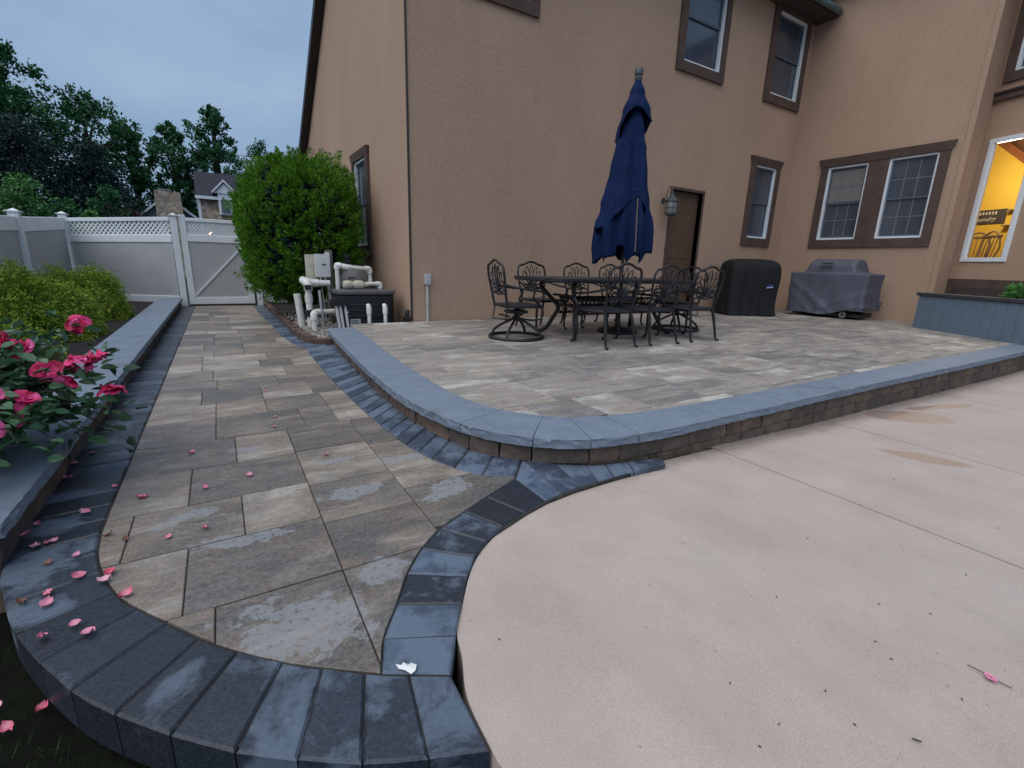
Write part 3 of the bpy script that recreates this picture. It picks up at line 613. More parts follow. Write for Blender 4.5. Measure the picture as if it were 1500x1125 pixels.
def wall(fr_, s0, s1, z0, z1, holes, depth=.12, thick=.2, mat='stucco', step=1.0):
    m = MB(); xs = sorted({s0, s1, *[h[0] for h in holes], *[h[1] for h in holes]}); zs = sorted({z0, z1, *[h[2] for h in holes], *[h[3] for h in holes]})
    for a, b in zip(xs, xs[1:]):
        for c, d in zip(zs, zs[1:]):
            if any(h[0] <= a and b <= h[1] and h[2] <= c and d <= h[3] for h in holes): continue
            m.add([fr_.P(a, 0, c), fr_.P(b, 0, c), fr_.P(b, 0, d), fr_.P(a, 0, d)], [(0, 1, 2, 3)])
    for (a, b, c, d) in holes:
        F, B = 0, -depth
        for q in ([(a, F, c), (a, B, c), (a, B, d), (a, F, d)], [(b, F, d), (b, B, d), (b, B, c), (b, F, c)], [(a, F, d), (a, B, d), (b, B, d), (b, F, d)], [(b, F, c), (b, B, c), (a, B, c), (a, F, c)]):
            m.add([fr_.P(*p) for p in q], [(0, 1, 2, 3)])
    me = m.mesh('wall'); bm = bmesh.new(); 
    m.v = m.v
    return hobj('wall', m, M[mat], shade=False)
back = Fr((0, HY, 0), (1, 0, 0), (0, -1, 0)); right = Fr((HR, 0, 0), (0, -1, 0), (-1, 0, 0)); left = Fr((HX, 0, 0), (0, -1, 0), (-1, 0, 0))
def window(fr_, s0, s1, z0, z1, trim, grille=0, head=0.0, blind=None, label=None, frame=.038, d=.0):
    """white frame with two sashes inside a proud stucco band"""
    m = MB(); f = frame
    for q in ((s0, s1, z0, z0 + f), (s0, s1, z1 - f, z1), (s0, s0 + f, z0 + f, z1 - f), (s1 - f, s1, z0 + f, z1 - f)): fr_.box(m, q[0], q[1], -.05, .012, q[2], q[3])
    w = hobj('window', m, M['white'])
    if trim:
        tl_, tr_, tb_, tt_ = trim; m = MB(); e = .045
        fr_.box(m, s0 - tl_, s1 + tr_, .001, e, z0 - tb_, z0); fr_.box(m, s0 - tl_, s0, .001, e, z0, z1); fr_.box(m, s1, s1 + tr_, .001, e, z0, z1)
        if head:   # flared head board
            P = [fr_.P(s0 - tl_, .001, z1), fr_.P(s1 + tr_, .001, z1), fr_.P(s1 + tr_, e, z1), fr_.P(s0 - tl_, e, z1), fr_.P(s0 - tl_ - head, .001, z1 + tt_), fr_.P(s1 + tr_ + head, .001, z1 + tt_), fr_.P(s1 + tr_ + head, e + .02, z1 + tt_), fr_.P(s0 - tl_ - head, e + .02, z1 + tt_)]
            m.hexa(P)
        else: fr_.box(m, s0 - tl_, s1 + tr_, .001, e, z1, z1 + tt_)
        hobj('trim', m, M['trim'], w)
    a0, a1, c0, c1 = s0 + f, s1 - f, z0 + f, z1 - f; mid = (c0 + c1) / 2; sf = .035
    for (za, zb, dd) in ((c0, mid + .02, -.055), (mid - .02, c1, -.035)):
        m = MB()
        for q in ((a0, a1, za, za + sf), (a0, a1, zb - sf, zb), (a0, a0 + sf, za + sf, zb - sf), (a1 - sf, a1, za + sf, zb - sf)): fr_.box(m, q[0], q[1], dd - .03, dd, q[2], q[3])
        hobj('sash', m, M['sash'], w)
        m = MB(); fr_.box(m, a0 + sf, a1 - sf, dd - .022, dd - .014, za + sf, zb - sf); hobj('pane', m, M['glass'], w, shade=False)
        if grille:
            m = MB(); pw_ = (a1 - a0 - 2 * sf); ph = (zb - za - 2 * sf)
            for i in range(1, 3): x = a0 + sf + pw_ * i / 3; fr_.box(m, x - .009, x + .009, dd - .013, dd - .007, za + sf, zb - sf)
            zc = za + sf + ph / 2; fr_.box(m, a0 + sf, a1 - sf, dd - .0125, dd - .0065, zc - .009, zc + .009)
            hobj('grille_bar', m, M['muntin'], w, shade=False)
    if blind:
        m = MB(); nsl = 16; zb0, zb1 = blind
        for i in range(nsl):
            z = zb0 + (zb1 - zb0) * i / nsl; fr_.box(m, a0 + sf, a1 - sf, -.0485, -.0475, z, z + (zb1 - zb0) / nsl * .9)
        hobj('blind', m, M['blind'], w, shade=False)
    return w
W1 = (7.42, 8.44, 4.60, 6.06); W2 = (10.075, 11.085, 4.583, 6.06); W3 = (10.01, 10.775, 1.735, 3.22); W0 = (3.16, 4.18, 4.62, 6.06); DR = (7.53, 8.43, ZP, 2.48)
bw = wall(back, HX, HR + .3, -.1, 6.12, [W0, W1, W2, W3, DR], .14)
window(back, *W0, (.15, .15, .165, .06)); window(back, *W1, (.16, .13, .165, .06)); window(back, *W2, (.17, .13, .165, .06)); window(back, *W3, (.155, .125, .165, .15), head=.06)
# right wall, s = -Y
def rs(y): return -y
F1 = (rs(5.797), rs(5.035), 1.728, 3.21); F2 = (rs(4.688), rs(3.913), 1.728, 3.22)
wall(right, -6.8, -3.545, -.1, 6.5, [F1, F2], .14)
window(right, *F1, (.14, .172, .165, .155), grille=1, blind=(2.5, 3.12)); window(right, *F2, (.172, .145, .165, .155), grille=1)
# one continuous flared head over the pair hides the inner ends
m = MB(); right.hexa = None
P = [right.P(-5.945, .03, 3.222), right.P(-3.76, .03, 3.222), right.P(-3.76, .055, 3.222), right.P(-5.945, .055, 3.222), right.P(-6.0, .03, 3.376), right.P(-3.70, .03, 3.376), right.P(-3.70, .075, 3.376), right.P(-6.0, .075, 3.376)]
hobj('lintel', m.hexa(P), M['trim'])
# corner post, return and bay wall with the lit window
m = MB(); right.box(m, -3.61, -3.53, -.08, .018, .0, 6.6); hobj('corner_trim', m, M['stucco'])
ret = Fr((HR, 3.535, 0), (1, 0, 0), (0, -1, 0)); wall(ret, .0, .66, -.1, 6.6, [], .1)
uu = Vector((-.309, -.951, 0)); nn = Vector((-.951, .309, 0)); bay = Fr((12.03, 3.53, 0), uu, nn)
LW = (.105, .815, 1.305, 3.41)
wall(bay, -.1, 3.2, -.1, 6.6, [LW, (.20, .95, 4.45, 5.9)], .12)
m = MB(); f = .075
for q in ((LW[0], LW[1], LW[2], LW[2] + f), (LW[0], LW[1], LW[3] - f, LW[3]), (LW[0], LW[0] + f, LW[2] + f, LW[3] - f), (LW[1] - f, LW[1], LW[2] + f, LW[3] - f)): bay.box(m, q[0], q[1], -.06, .03, q[2], q[3])
lw = hobj('window', m, M['white'], bevel=.006); lw['label'] = 'white framed lit window showing a yellow room'
m = MB(); bay.box(m, LW[0] + f, LW[1] - f, -.03, -.024, LW[2] + f, LW[3] - f); hobj('pane', m, M['clear'], lw, shade=False)
window(bay, .20, .95, 4.45, 5.9, (.13, .13, .15, .06))
m = MB(); bay.box(m, -.02, 3.2, .001, .07, 4.03, 4.16); hobj('band_moulding', m, M['trim']); m = MB(); bay.box(m, -.02, 3.2, .071, .09, 4.12, 4.165); hobj('band_moulding', m, M['bronze'])
m = MB(); bay.box(m, .0, 3.2, .001, .04, .60, .995); hobj('base_panel', m, M['trim']); m = MB(); bay.box(m, .12, .9, .041, .055, .62, .84); hobj('base_panel', m, M['soffit'])
# room behind the lit window
dp = 2.3
m = MB(); bay.box(m, -2.6, 1.6, -dp - .05, -dp, .6, 4.4); rm = hobj('room_wall', m, M['yellow'], shade=False)
m = MB(); bay.box(m, -2.65, -2.6, -dp, -.14, .6, 4.4); hobj('room_wall', m, M['yellow'], shade=False); m = MB(); bay.box(m, 1.6, 1.65, -dp, -.14, .6, 4.4); hobj('room_wall', m, M['yellow'], shade=False)
m = MB(); bay.box(m, -2.6, 1.6, -dp, -.14, .9, .95); hobj('room_floor', m, M['chairwood'], shade=False)
# sloping ceiling with a stained board below it, seen through the window
m = MB(); m.hexa([bay.P(-2.6, -dp, 4.4), bay.P(1.6, -dp, 2.0), bay.P(1.6, -.14, 2.0), bay.P(-2.6, -.14, 4.4), bay.P(-2.6, -dp, 4.6), bay.P(1.6, -dp, 4.55), bay.P(1.6, -.14, 4.55), bay.P(-2.6, -.14, 4.6)])
m = MB(); m.add([bay.P(-2.6, -dp + .02, 4.95), bay.P(.2, -dp + .02, 2.55), bay.P(.2, -dp + .02, 2.73), bay.P(-2.6, -dp + .02, 5.13), bay.P(-2.6, -dp + .05, 4.95), bay.P(.2, -dp + .05, 2.55), bay.P(.2, -dp + .05, 2.73), bay.P(-2.6, -dp + .05, 5.13)], [(0, 1, 2, 3), (7, 6, 5, 4), (0, 4, 5, 1), (3, 2, 6, 7)]); hobj('beam', m, M['casing'])
m = MB(); m.add([bay.P(-2.6, -dp + .025, 5.12), bay.P(.2, -dp + .025, 2.72), bay.P(.2, -.3, 4.42), bay.P(-2.6, -.3, 5.12)], [(0, 1, 2, 3)]); hobj('room_ceiling', m, M['ceil'], shade=False)
m = MB(); bay.box(m, -.665, -.57, -dp + .005, -dp + .04, .95, 3.35); hobj('door_casing', m, M['casing'])
m = MB(); bay.box(m, -.74, -.665, -dp + .005, -dp + .12, 2.40, 2.44); hobj('shelf', m, M['chairwood']); m = MB(); bay.box(m, -.76, -.665, -dp + .005, -dp + .14, 2.1, 2.13); hobj('shelf', m, M['chairwood'])
sg = MB(); bay.box(sg, -1.62, -.79, -dp + .003, -dp + .03, 2.18, 2.47); so = hobj('wall_sign', sg, M['signboard'])
def textmesh(name, body, size, mat, parent, mtx, shear=0.0, extrude=.002):
    cu = bpy.data.curves.new(name, 'FONT'); cu.body = body; cu.size = size; cu.shear = shear; cu.extrude = extrude; cu.align_x = 'CENTER'; cu.resolution_u = 3
    t = bpy.data.objects.new(name, cu); COL.objects.link(t); dg = bpy.context.evaluated_depsgraph_get(); me = bpy.data.meshes.new_from_object(t.evaluated_get(dg)); bpy.data.objects.remove(t)
    me.transform(mtx); return link(name, me, mat, parent)
def bmtx(s, d, z):
    q = Vector(bay.P(s, d, z)) - Vector((HX, HY, 0)); mm = Matrix((Vector((-nn.y * -1, 0, 0)), Vector((0, 0, 1)), Vector((0, 0, 0))))
    X = uu; Y = Vector((0, 0, 1)); Z = nn; mm = Matrix((X, Y, Z)).transposed().to_4x4(); mm.translation = q; return mm
textmesh('lettering', 'Laundry', .13, M['signtext'], so, bmtx(-1.17, -dp + .033, 2.235), shear=.35)
m = MB()
for i in range(9): s_ = -1.45 + i * .058; bay.box(m, s_, s_ + .03, -dp + .031, -dp + .034, 2.37, 2.43)
hobj('lettering', m, M['signtext'], so)
def room_chair(s, d, rot):
    m = MB(); c, sn = math.cos(rot), math.sin(rot)
    def Q(a, b, z): return bay.P(s + a * c - b * sn, -d - (a * sn + b * c), z)
    arch = [Q(-.2, 0, 1.40)] + [Q(-.22 * math.cos(t), .06, 1.62 + .34 * math.sin(t)) for t in [i * math.pi / 10 for i in range(11)]] + [Q(.2, 0, 1.40)]
    m.tube(arch, .02, 6)
    for i in range(-2, 3): m.tube([Q(i * .065, 0, 1.40), Q(i * .08, .05, 1.9 - abs(i) * .02)], .009, 5)
    m.tube([Q(-.21, .06, 1.86), Q(.21, .06, 1.86)], .028, 6)
    seat = [Q(-.22, -.42, 1.38), Q(.22, -.42, 1.38), Q(.22, .02, 1.38), Q(-.22, .02, 1.38), Q(-.22, -.42, 1.42), Q(.22, -.42, 1.42), Q(.22, .02, 1.42), Q(-.22, .02, 1.42)]; m.hexa(seat)
    for a in (-.19, .19):
        for b in (-.38, 0): m.tube([Q(a, b, .95), Q(a, b, 1.39)], .018, 6)
    hobj('room_chair', m, M['chairwood'])
room_chair(-.86, 1.75, .35); room_chair(-.52, 1.55, -.3)
ld = bpy.data.lights.new('room_lamp', 'POINT'); ld.energy = 55; ld.color = (1, .88, .66); ld.shadow_soft_size = .12; lo = bpy.data.objects.new('room_lamp', ld); COL.objects.link(lo); lo.location = bay.P(-.35, -1.15, 3.0)
# door in the back wall
m = MB(); back.box(m, DR[0], DR[1], -.16, -.10, ZP, DR[3]); dr = hobj('door', m, M['door']); 
for (a, b, c, d) in ((.12, .41, 2.08, 2.36), (.49, .78, 2.08, 2.36), (.12, .41, 1.22, 1.98), (.49, .78, 1.22, 1.98), (.12, .41, .40, 1.06), (.49, .78, .40, 1.06)):
    m = MB(); back.box(m, DR[0] + a, DR[0] + b, -.0995, -.092, c, d); hobj('door_panel', m, M['door'], dr, bevel=.0035)
m = MB().lathe([(.012, 0), (.012, .03), (.028, .04), (.03, .06), (.015, .075)], (DR[0] + .07, HY + .10, 1.12), 12, 'Y'); m.v = [(x, 2 * (HY + .1) - y_, z) for x, y_, z in m.v]; hobj('door_knob', m, M['bronze'], dr)
m = MB(); back.box(m, DR[0] - .05, DR[0], -.10, .012, ZP, DR[3] + .05); back.box(m, DR[1], DR[1] + .05, -.10, .012, ZP, DR[3] + .05); back.box(m, DR[0], DR[1], -.10, .012, DR[3], DR[3] + .05); hobj('door_frame', m, M['trim'], dr)
# gable wall (left) and its windows
lw1 = (-9.55, -8.72, 1.25, 2.71); lw2 = (-12.3, -11.4, 1.25, 2.71)
wall(left, -15.0, -HY, -.1, 3.55, [lw1, lw2], .12)
m = MB(); m.add([(HX, 15.0, 3.55), (HX, HY, 3.55), (HX, HY, 6.2), (HX, 8.6, 7.78)], [(0, 1, 2, 3)]); hobj('wall', m, M['stucco'], shade=False)
window(left, *lw1, (.10, .16, .155, .135), head=.03); window(left, *lw2, (.13, .13, .155, .135), head=.03)
# corner strip, downspout and boot
m = MB(); left.box(m, -HY - .42, -HY - .02, .0015, .012, -.05, 6.1); hobj('corner_board', m, M['stucco'])
m = MB().tube([(HX - .018, HY - .006, .02), (HX - .018, HY - .006, 6.1)], .016, 8); hobj('cable', m, M['bronze'])
m = MB().box(HX - .12, HX - .035, HY - .02, HY + .09, .0, .22); m.tube([(HX - .078, HY + .03, .2), (HX - .07, HY + .03, .32)], .035, 8); hobj('drain_boot', m, M['heater'], bevel=.01)
# soffit, gutter, roofs
m = MB().box(HX - .3, HR + .2, HY - .42, HY + .05, 6.12, 6.20); hobj('soffit', m, M['soffit'], shade=False)
m = MB().tube([(HX - .3, HY - .47, 6.2), (HR - .05, HY - .47, 6.2)], .06, 8); hobj('gutter', m, M['gutter'])
m = MB().add([(HX - .18, HY - .45, 6.22), (14, HY - .45, 6.22), (14, 8.6, 7.86), (HX - .18, 8.6, 7.86), (HX - .18, 15.25, 3.52), (14, 15.25, 3.52)], [(0, 1, 2, 3), (3, 2, 5, 4)]); hobj('roof', m, M['roof'], shade=False)
m = MB()
for (ya, za, yb, zb) in ((HY - .45, 6.2, 8.6, 7.84), (8.6, 7.84, 15.25, 3.50)):
    m.hexa([(HX - .18, ya, za - .17), (HX - .14, ya, za - .17), (HX - .14, yb, zb - .17), (HX - .18, yb, zb - .17), (HX - .18, ya, za), (HX - .14, ya, za), (HX - .14, yb, zb), (HX - .18, yb, zb)])
hobj('rake_board', m, M['bronze'])
m = MB(); m.hexa([(HX - .16, 8.6, 7.66), (HX, 8.6, 7.66), (HX, 15.2, 3.33), (HX - .16, 15.2, 3.33), (HX - .16, 8.6, 7.68), (HX, 8.6, 7.68), (HX, 15.2, 3.35), (HX - .16, 15.2, 3.35)]); hobj('soffit', m, M['soffit'], shade=False)
m = MB().tube([(HX - .22, 15.3, 3.46), (HX + 4, 15.3, 3.46)], .07, 8); hobj('gutter', m, M['bronze'])
m = MB().add([(HR - .4, HY - .2, 6.62), (HR - .4, -2, 6.62), (17, -2, 9), (17, 9, 9), (HR - .4, 9, 6.62)], [(0, 1, 2, 3, 4)]); hobj('roof', m, M['roof'], shade=False)

# planter box by the bay
bx = empty('planter_box', (10.28, 3.36, ZP)); tag(bx, 'blue-grey planter box of vertical boards with a dark cap under the lit window', 'planter')
a33 = R(33); pu = Vector((-math.sin(a33), -math.cos(a33), 0)); pn = Vector((-math.cos(a33), math.sin(a33), 0)); pfm = Fr((0, 0, 0), pu, pn)
for i in range(17):
    m = MB(); pfm.box(m, i * .172 + .003, (i + 1) * .172 - .003, -.022, 0, -.06, .545); obj('plank', m, M['siding'], bx, .004)
m = MB(); pfm.box(m, 0, 2.93, -.05, -.024, -.06, .54); m.hexa([pfm.P(.0, -.02, -.06), pfm.P(.0, -.05, -.06), (.85, .18, -.06), (.85, .22, -.06), pfm.P(.0, -.02, .54), pfm.P(.0, -.05, .54), (.85, .18, .54), (.85, .22, .54)]); obj('box_frame', m, M['siding_cap'], bx)
m = MB(); pfm.box(m, -.03, 2.96, -.16, .03, .547, .60); obj('cap_board', m, M['siding_cap'], bx, .006)
m = MB(); pfm.box(m, .2, 2.9, -.9, -.06, .1, .50); obj('soil', m, M['soil'], bx, shade=False)

# ------------------------------------------------------------------ wall lantern, conduit, tap
ln = empty('wall_lantern', (7.30, HY, 2.2)); tag(ln, 'weathered dark wall lantern with glass jar and hooked arm beside the brown door', 'lantern')
obj('back_plate', MB().lathe([(.05, 0), (.055, .01), (.04, .02)], (0, -.02, .05), 14, 'Y'), M['lampmetal'], ln)
arm = [(0, -.02, .05), (0, -.07, .12), (0, -.10, .22), (0, -.14, .27), (0, -.19, .27), (0, -.215, .22), (0, -.215, .16)]
obj('arm', MB().tube([tuple(v) for v in catmull(arm, 5)], .009, 6), M['lampmetal'], ln)
obj('cap', MB().lathe([(.01, .17), (.03, .15), (.035, .12), (.10, .06), (.125, .03), (.125, .015), (.09, .01)], (0, -.215, 0), 18), M['lampmetal'], ln)
obj('glass_jar', MB().lathe([(.095, .012), (.10, -.02), (.10, -.16), (.085, -.19)], (0, -.215, 0), 18), M['lampglass'], ln)
m = MB().lathe([(.088, -.188), (.105, -.20), (.10, -.215), (.05, -.235), (.02, -.25)], (0, -.215, 0), 18)
for j in range(6): a = j * math.pi / 3; m.tube([(.107 * math.cos(a), -.215 + .107 * math.sin(a), .015), (.107 * math.cos(a), -.215 + .107 * math.sin(a), -.205)], .005, 5)
m.tube([(.108 * math.cos(t * .35), -.215 + .108 * math.sin(t * .35), -.09) for t in range(18)], .005, 5, True); obj('cage', m, M['lampmetal'], ln)

cd = empty('conduit_post', (2.565, HY - .03, ZP)); tag(cd, 'grey electrical conduit with a small box on top at the house corner', 'conduit')
obj('pipe', MB().tube([(0, 0, -.02), (0, 0, .56)], .022, 10), M['conduit'], cd); obj('coupling', MB().lathe([(.027, .26), (.027, .30)], (0, 0, 0), 12), M['conduit'], cd)
obj('box', MB().box(-.045, .045, -.05, .028, .53, .68), M['conduit'], cd, .018, 3)

hb = empty('hose_tap', (10.55, HY, ZP)); tag(hb, 'garden tap and hose fittings low on the wall between the two covered grills', 'tap')
obj('pipe', MB().tube([(0, -.02, .0), (0, -.05, .35), (0, -.05, .62)], .018, 8), M['lampmetal'], hb)
obj('valve', MB().lathe([(.02, .58), (.05, .60), (.05, .66), (.02, .70)], (0, -.06, 0), 10), M['conduit'], hb)
obj('spout', MB().tube([(0, -.05, .45), (0, -.13, .45), (0, -.16, .38)], .02, 8), M['conduit'], hb)
m = MB()
for i in range(4): m.tube([(.0 + .13 * math.cos(t * .45), -.13 + .03 * i, .17 + .12 * math.sin(t * .45)) for t in range(14)], .014, 6, True)
obj('hose_coil', m, M['leaf_dark'], hb)

# ------------------------------------------------------------------ dining table and chairs
TX, TY = 4.33, 4.68
tb = empty('dining_table', (TX, TY, ZP)); tag(tb, 'long black cast metal patio dining table with the closed umbrella through it', 'table')
def rrect(hx, hy, r, n=6):
    P = []
    for (cx, cy, a0) in ((hx - r, hy - r, 0), (-hx + r, hy - r, 90), (-hx + r, -hy + r, 180), (hx - r, -hy + r, 270)):
        for i in range(n + 1): a = R(a0 + 90 * i / n); P.append((cx + r * math.cos(a), cy + r * math.sin(a)))
    return P
obj('table_top', MB().prism(rrect(1.19, .51, .12), .695, .718), M['tabletop'], tb, .006, 2)
m = MB(); m.tube([(x, y, .69) for x, y in rrect(1.17, .49, .11)], .022, 6, True); obj('rim', m, M['iron'], tb)
for sx in (-1, 1):
    for sy in (-1, 1):
        P = [(sx * .80, sy * .30, .69), (sx * .84, sy * .33, .60), (sx * .74, sy * .24, .46), (sx * .66, sy * .19, .34), (sx * .70, sy * .24, .20), (sx * .76, sy * .31, .06), (sx * .83, sy * .38, .015)]
        obj('leg', MB().tube([tuple(v) for v in catmull(P, 5)], .026, 8), M['iron'], tb)
for sx in (-1, 1): obj('stretcher', MB().tube([(sx * .68, -.2, .38), (sx * .68, .2, .38)], .02, 6), M['iron'], tb); obj('stretcher', MB().tube([(sx * .72, -.22, .5), (sx * .72, .22, .5)], .016, 6), M['iron'], tb)
m = MB()
for yy in (-.14, .14):
    for z in (.28, .37, .47): m.tube([(-.68, yy, z), (.68, yy, z)], .014, 5)
    for i in range(20):
        x = -.65 + i * .0684
        m.tube([(x + .024 * math.cos(t * math.pi / 4), yy, .325 + .034 * math.sin(t * math.pi / 4)) for t in range(8)], .008, 4, True)
        m.tube([(x + .024 * math.cos(t * math.pi / 4), yy, .42 + .034 * math.sin(t * math.pi / 4)) for t in range(8)], .008, 4, True)
tag(obj('lattice_apron', m, M['iron'], tb), kind=None)

def Bk(x, h): return (x, -.215 - .22 * h + .10 * h * h, .41 + h)
def make_chair(swivel):
    t = empty('swivel_chair' if swivel else 'patio_chair')
    hw = .235
    m = MB().prism([(-hw, .22), (-hw - .015, .0), (-.19, -.22), (.19, -.22), (hw + .015, .0), (hw, .22), (.12, .245), (-.12, .245)], .385, .405)
    obj('seat', m, M['tabletop'], t, .006, 2)
    m = MB(); m.tube([(-.19, -.22, .385), (-hw - .015, 0, .385), (-hw, .22, .385), (-.12, .245, .385), (.12, .245, .385), (hw, .22, .385), (hw + .015, 0, .385), (.19, -.22, .385)], .014, 6, True); obj('seat_rim', m, M['iron'], t)
    m = MB(); fr_ = [(-.19, -.03), (-.20, .08), (-.222, .22), (-.232, .35), (-.205, .425), (-.13, .445), (-.06, .475), (0, .485), (.06, .475), (.13, .445), (.205, .425), (.232, .35), (.222, .22), (.20, .08), (.19, -.03)]
    m.tube([tuple(v) for v in catmull([Bk(*p) for p in fr_], 3)], .0145, 6)
    m.tube([Bk(-.20, .11), Bk(-.1, .118), Bk(0, .105), Bk(.1, .118), Bk(.20, .11)], .011, 5)
    def loop(ang, ln, w, x0=0, h0=.135):
        a = R(ang); P = []
        for i in range(14):
            q = 2 * math.pi * i / 14; u = ln * (.5 - .5 * math.cos(q)); v = w * math.sin(q) * (.35 + .65 * u / ln)
            P.append(Bk(x0 + u * math.sin(a) + v * math.cos(a), h0 + u * math.cos(a) - v * math.sin(a)))
        m.tube(P, .0078, 4, True)
    for ang, ln, w in ((0, .31, .034), (17, .30, .036), (-17, .30, .036), (34, .265, .038), (-34, .265, .038), (55, .21, .036), (-55, .21, .036), (80, .165, .03), (-80, .165, .03)): loop(ang, ln, w)
    for sx in (-1, 1): loop(sx * 95, .13, .03, sx * .03, .165)
    obj('backrest', m, M['iron'], t)
    for sx in (-1, 1):
        if swivel: P = [Bk(sx * .222, .22), (sx * .262, -.12, .60), (sx * .285, .05, .575), (sx * .285, .16, .565), (sx * .275, .20, .52), (sx * .262, .15, .44), (sx * .26, .20, .36), (sx * .255, .20, .26), (sx * .22, .10, .235), (sx * .1, 0, .24)]
        else: P = [Bk(sx * .222, .22), (sx * .262, -.12, .60), (sx * .285, .05, .575), (sx * .285, .17, .565), (sx * .275, .21, .52), (sx * .262, .17, .45), (sx * .245, .17, .395)]
        obj('arm', MB().tube([tuple(v) for v in catmull(P, 4)], .0135, 6), M['iron'], t)
    if swivel:
        m = MB().lathe([(.10, .355), (.10, .375), (.05, .37)], n=14); m.tube([(0, 0, .36), (0, 0, .21)], .035, 10); m.box(-.1, .1, -.12, .1, .30, .33); m.tube([(-.14, -.16, .27), (.14, -.16, .27)], .014, 6); m.tube([(-.19, -.2, .39), (-.19, -.23, .22), (0, -.1, .22)], .011, 6); m.tube([(.19, -.2, .39), (.19, -.23, .22), (0, -.1, .22)], .011, 6); obj('swivel_hub', m, M['iron'], t)
        for k in range(4):
            a = R(45 + 90 * k); c, s_ = math.cos(a), math.sin(a)
            obj('leg', MB().tube([tuple(v) for v in catmull([(c * .03, s_ * .03, .235), (c * .16, s_ * .16, .17), (c * .27, s_ * .27, .10), (c * .315, s_ * .315, .03)], 4)], .016, 6), M['iron'], t)
        obj('base_ring', MB().tube([(.32 * math.cos(i * math.pi / 16), .32 * math.sin(i * math.pi / 16), .02) for i in range(32)], .0185, 7, True), M['iron'], t)
    else:
        for sx in (-1, 1):
            P = [(sx * .225, .20, .385), (sx * .248, .235, .28), (sx * .238, .222, .13), (sx * .236, .225, .05), (sx * .24, .25, .012), (sx * .24, .275, .016)]
            obj('leg', MB().tube([tuple(v) for v in catmull(P, 4)], [.019 - .006 * min(1, i / 14) for i in range(21)], 7), M['iron'], t)
            P = [(sx * .19, -.21, .385), (sx * .20, -.245, .26), (sx * .21, -.275, .12), (sx * .215, -.29, .04), (sx * .218, -.31, .012), (sx * .218, -.332, .018)]
            obj('leg', MB().tube([tuple(v) for v in catmull(P, 4)], [.019 - .006 * min(1, i / 14) for i in range(21)], 7), M['iron'], t)
    return t
pc = make_chair(False); sw = make_chair(True)
chairs = [(pc, 3.66, 3.985, .0, 'black scroll-back patio chair, left one of the three on the near side of the table'),
          (None, 4.33, 3.97, -.04, 'black scroll-back patio chair, middle one of the three on the near side of the table'),
          (None, 5.05, 3.965, -.08, 'black scroll-back patio chair, right one of the three on the near side of the table'),
          (None, 3.80, 5.42, math.pi + .02, 'black scroll-back patio chair across the table, just right of the left swivel chair'),
          (None, 4.60, 5.42, math.pi - .03, 'black scroll-back patio chair across the table, left of the blue umbrella'),
          (None, 5.30, 5.42, math.pi + .03, 'black scroll-back patio chair across the table, half hidden behind the umbrella pole')]
for i, (o, x, y, rz, lb) in enumerate(chairs):
    o = pc if i == 0 else copy_tree(pc)
    o.location = (x, y, ZP); o.rotation_euler = (0, 0, rz); tag(o, lb, 'chair', 'patio chairs around the dining table')
for i, (x, y, rz, lb) in enumerate([(2.97, 4.74, -math.pi / 2 - .12, 'black swivel patio chair with ring base at the left end of the table'), (5.62, 4.60, math.pi / 2 + .1, 'black swivel patio chair with ring base at the right end of the table')]):
    o = sw if i == 0 else copy_tree(sw)
    o.location = (x, y, ZP); o.rotation_euler = (0, 0, rz); tag(o, lb, 'chair', 'patio chairs around the dining table')

# ------------------------------------------------------------------ closed umbrella
UX, UY = 4.545, 4.68
um = empty('patio_umbrella', (UX, UY, ZP)); tag(um, 'closed navy blue patio umbrella hanging in folds with a wooden finial', 'umbrella')
URt = Vector((.72, -.69, 0)); UAw = Vector((.69, .72, 0))
def upos(phi, r, z, ox=0): v = URt * (math.cos(phi) * r + ox) + UAw * (math.sin(phi) * r); return (v.x, v.y, z - ZP)
def interp(T, x):
    for (a, va), (b, vb) in zip(T, T[1:]):
        if x <= b: 
            w = max(0, (x - a) / (b - a)); w = w * w * (3 - 2 * w); return va + (vb - va) * w
    return T[-1][1]
def cloth(z_top, hemT, prof, folds, amp, ph, nz=26, na=120, oxT=((0, 0), (1, 0)), wr=.0):
    rows_ = []
    for i in range(nz + 1):
        w = i / nz; row = []
        for j in range(na):
            phi = 2 * math.pi * j / na; hz = interp(hemT, math.degrees(phi)); z = z_top + (hz - z_top) * w
            r = interp(prof, z_top - z) if isinstance(prof, (list, tuple)) else prof(z, phi)
            A = amp * min(1, (z_top - z) / .5)
            q_ = folds * .5 * phi + ph + .35 * math.sin(1.7 * z + phi); fo = (1 - 2 * abs(math.sin(q_)) ** .7) * .75 + math.sin(2 * phi + z * 1.8 + ph) * .3 + .12 * math.sin((folds * 2 + 1) * phi + 2 * z)
            row.append(upos(phi, max(.02, r * (1 + A * fo)), z + .012 * math.sin(7 * phi + ph) * w, interp(oxT, w)))
        rows_.append(row)
    return MB().grid(rows_, True)
def csolid(name, mb, mat):
    o = obj(name, mb, mat, um, shade=False); md = o.modifiers.new('thick', 'SOLIDIFY'); md.thickness = .006; o.data.polygons.foreach_set('use_smooth', [True] * len(o.data.polygons)); return o
csolid('canopy_top', cloth(3.20, [(0, 2.72), (60, 2.62), (120, 2.58), (175, 2.50), (205, 2.55), (240, 2.80), (285, 2.87), (330, 2.80), (360, 2.72)], [(0, .03), (.15, .085), (.35, .165), (.6, .225), (.8, .235)], 4, .22, .6, na=140), M['navy'])
def pmain(z, phi):
    c = math.cos(phi); base = interp([(0, .05), (.35, .13), (.5, .165), (.8, .205), (1.2, .265), (1.6, .345)], 2.95 - z); dep = 2.95 - z
    return base * (1 + (.26 * min(1, dep / 1.3) if c < 0 else .02) * abs(c))
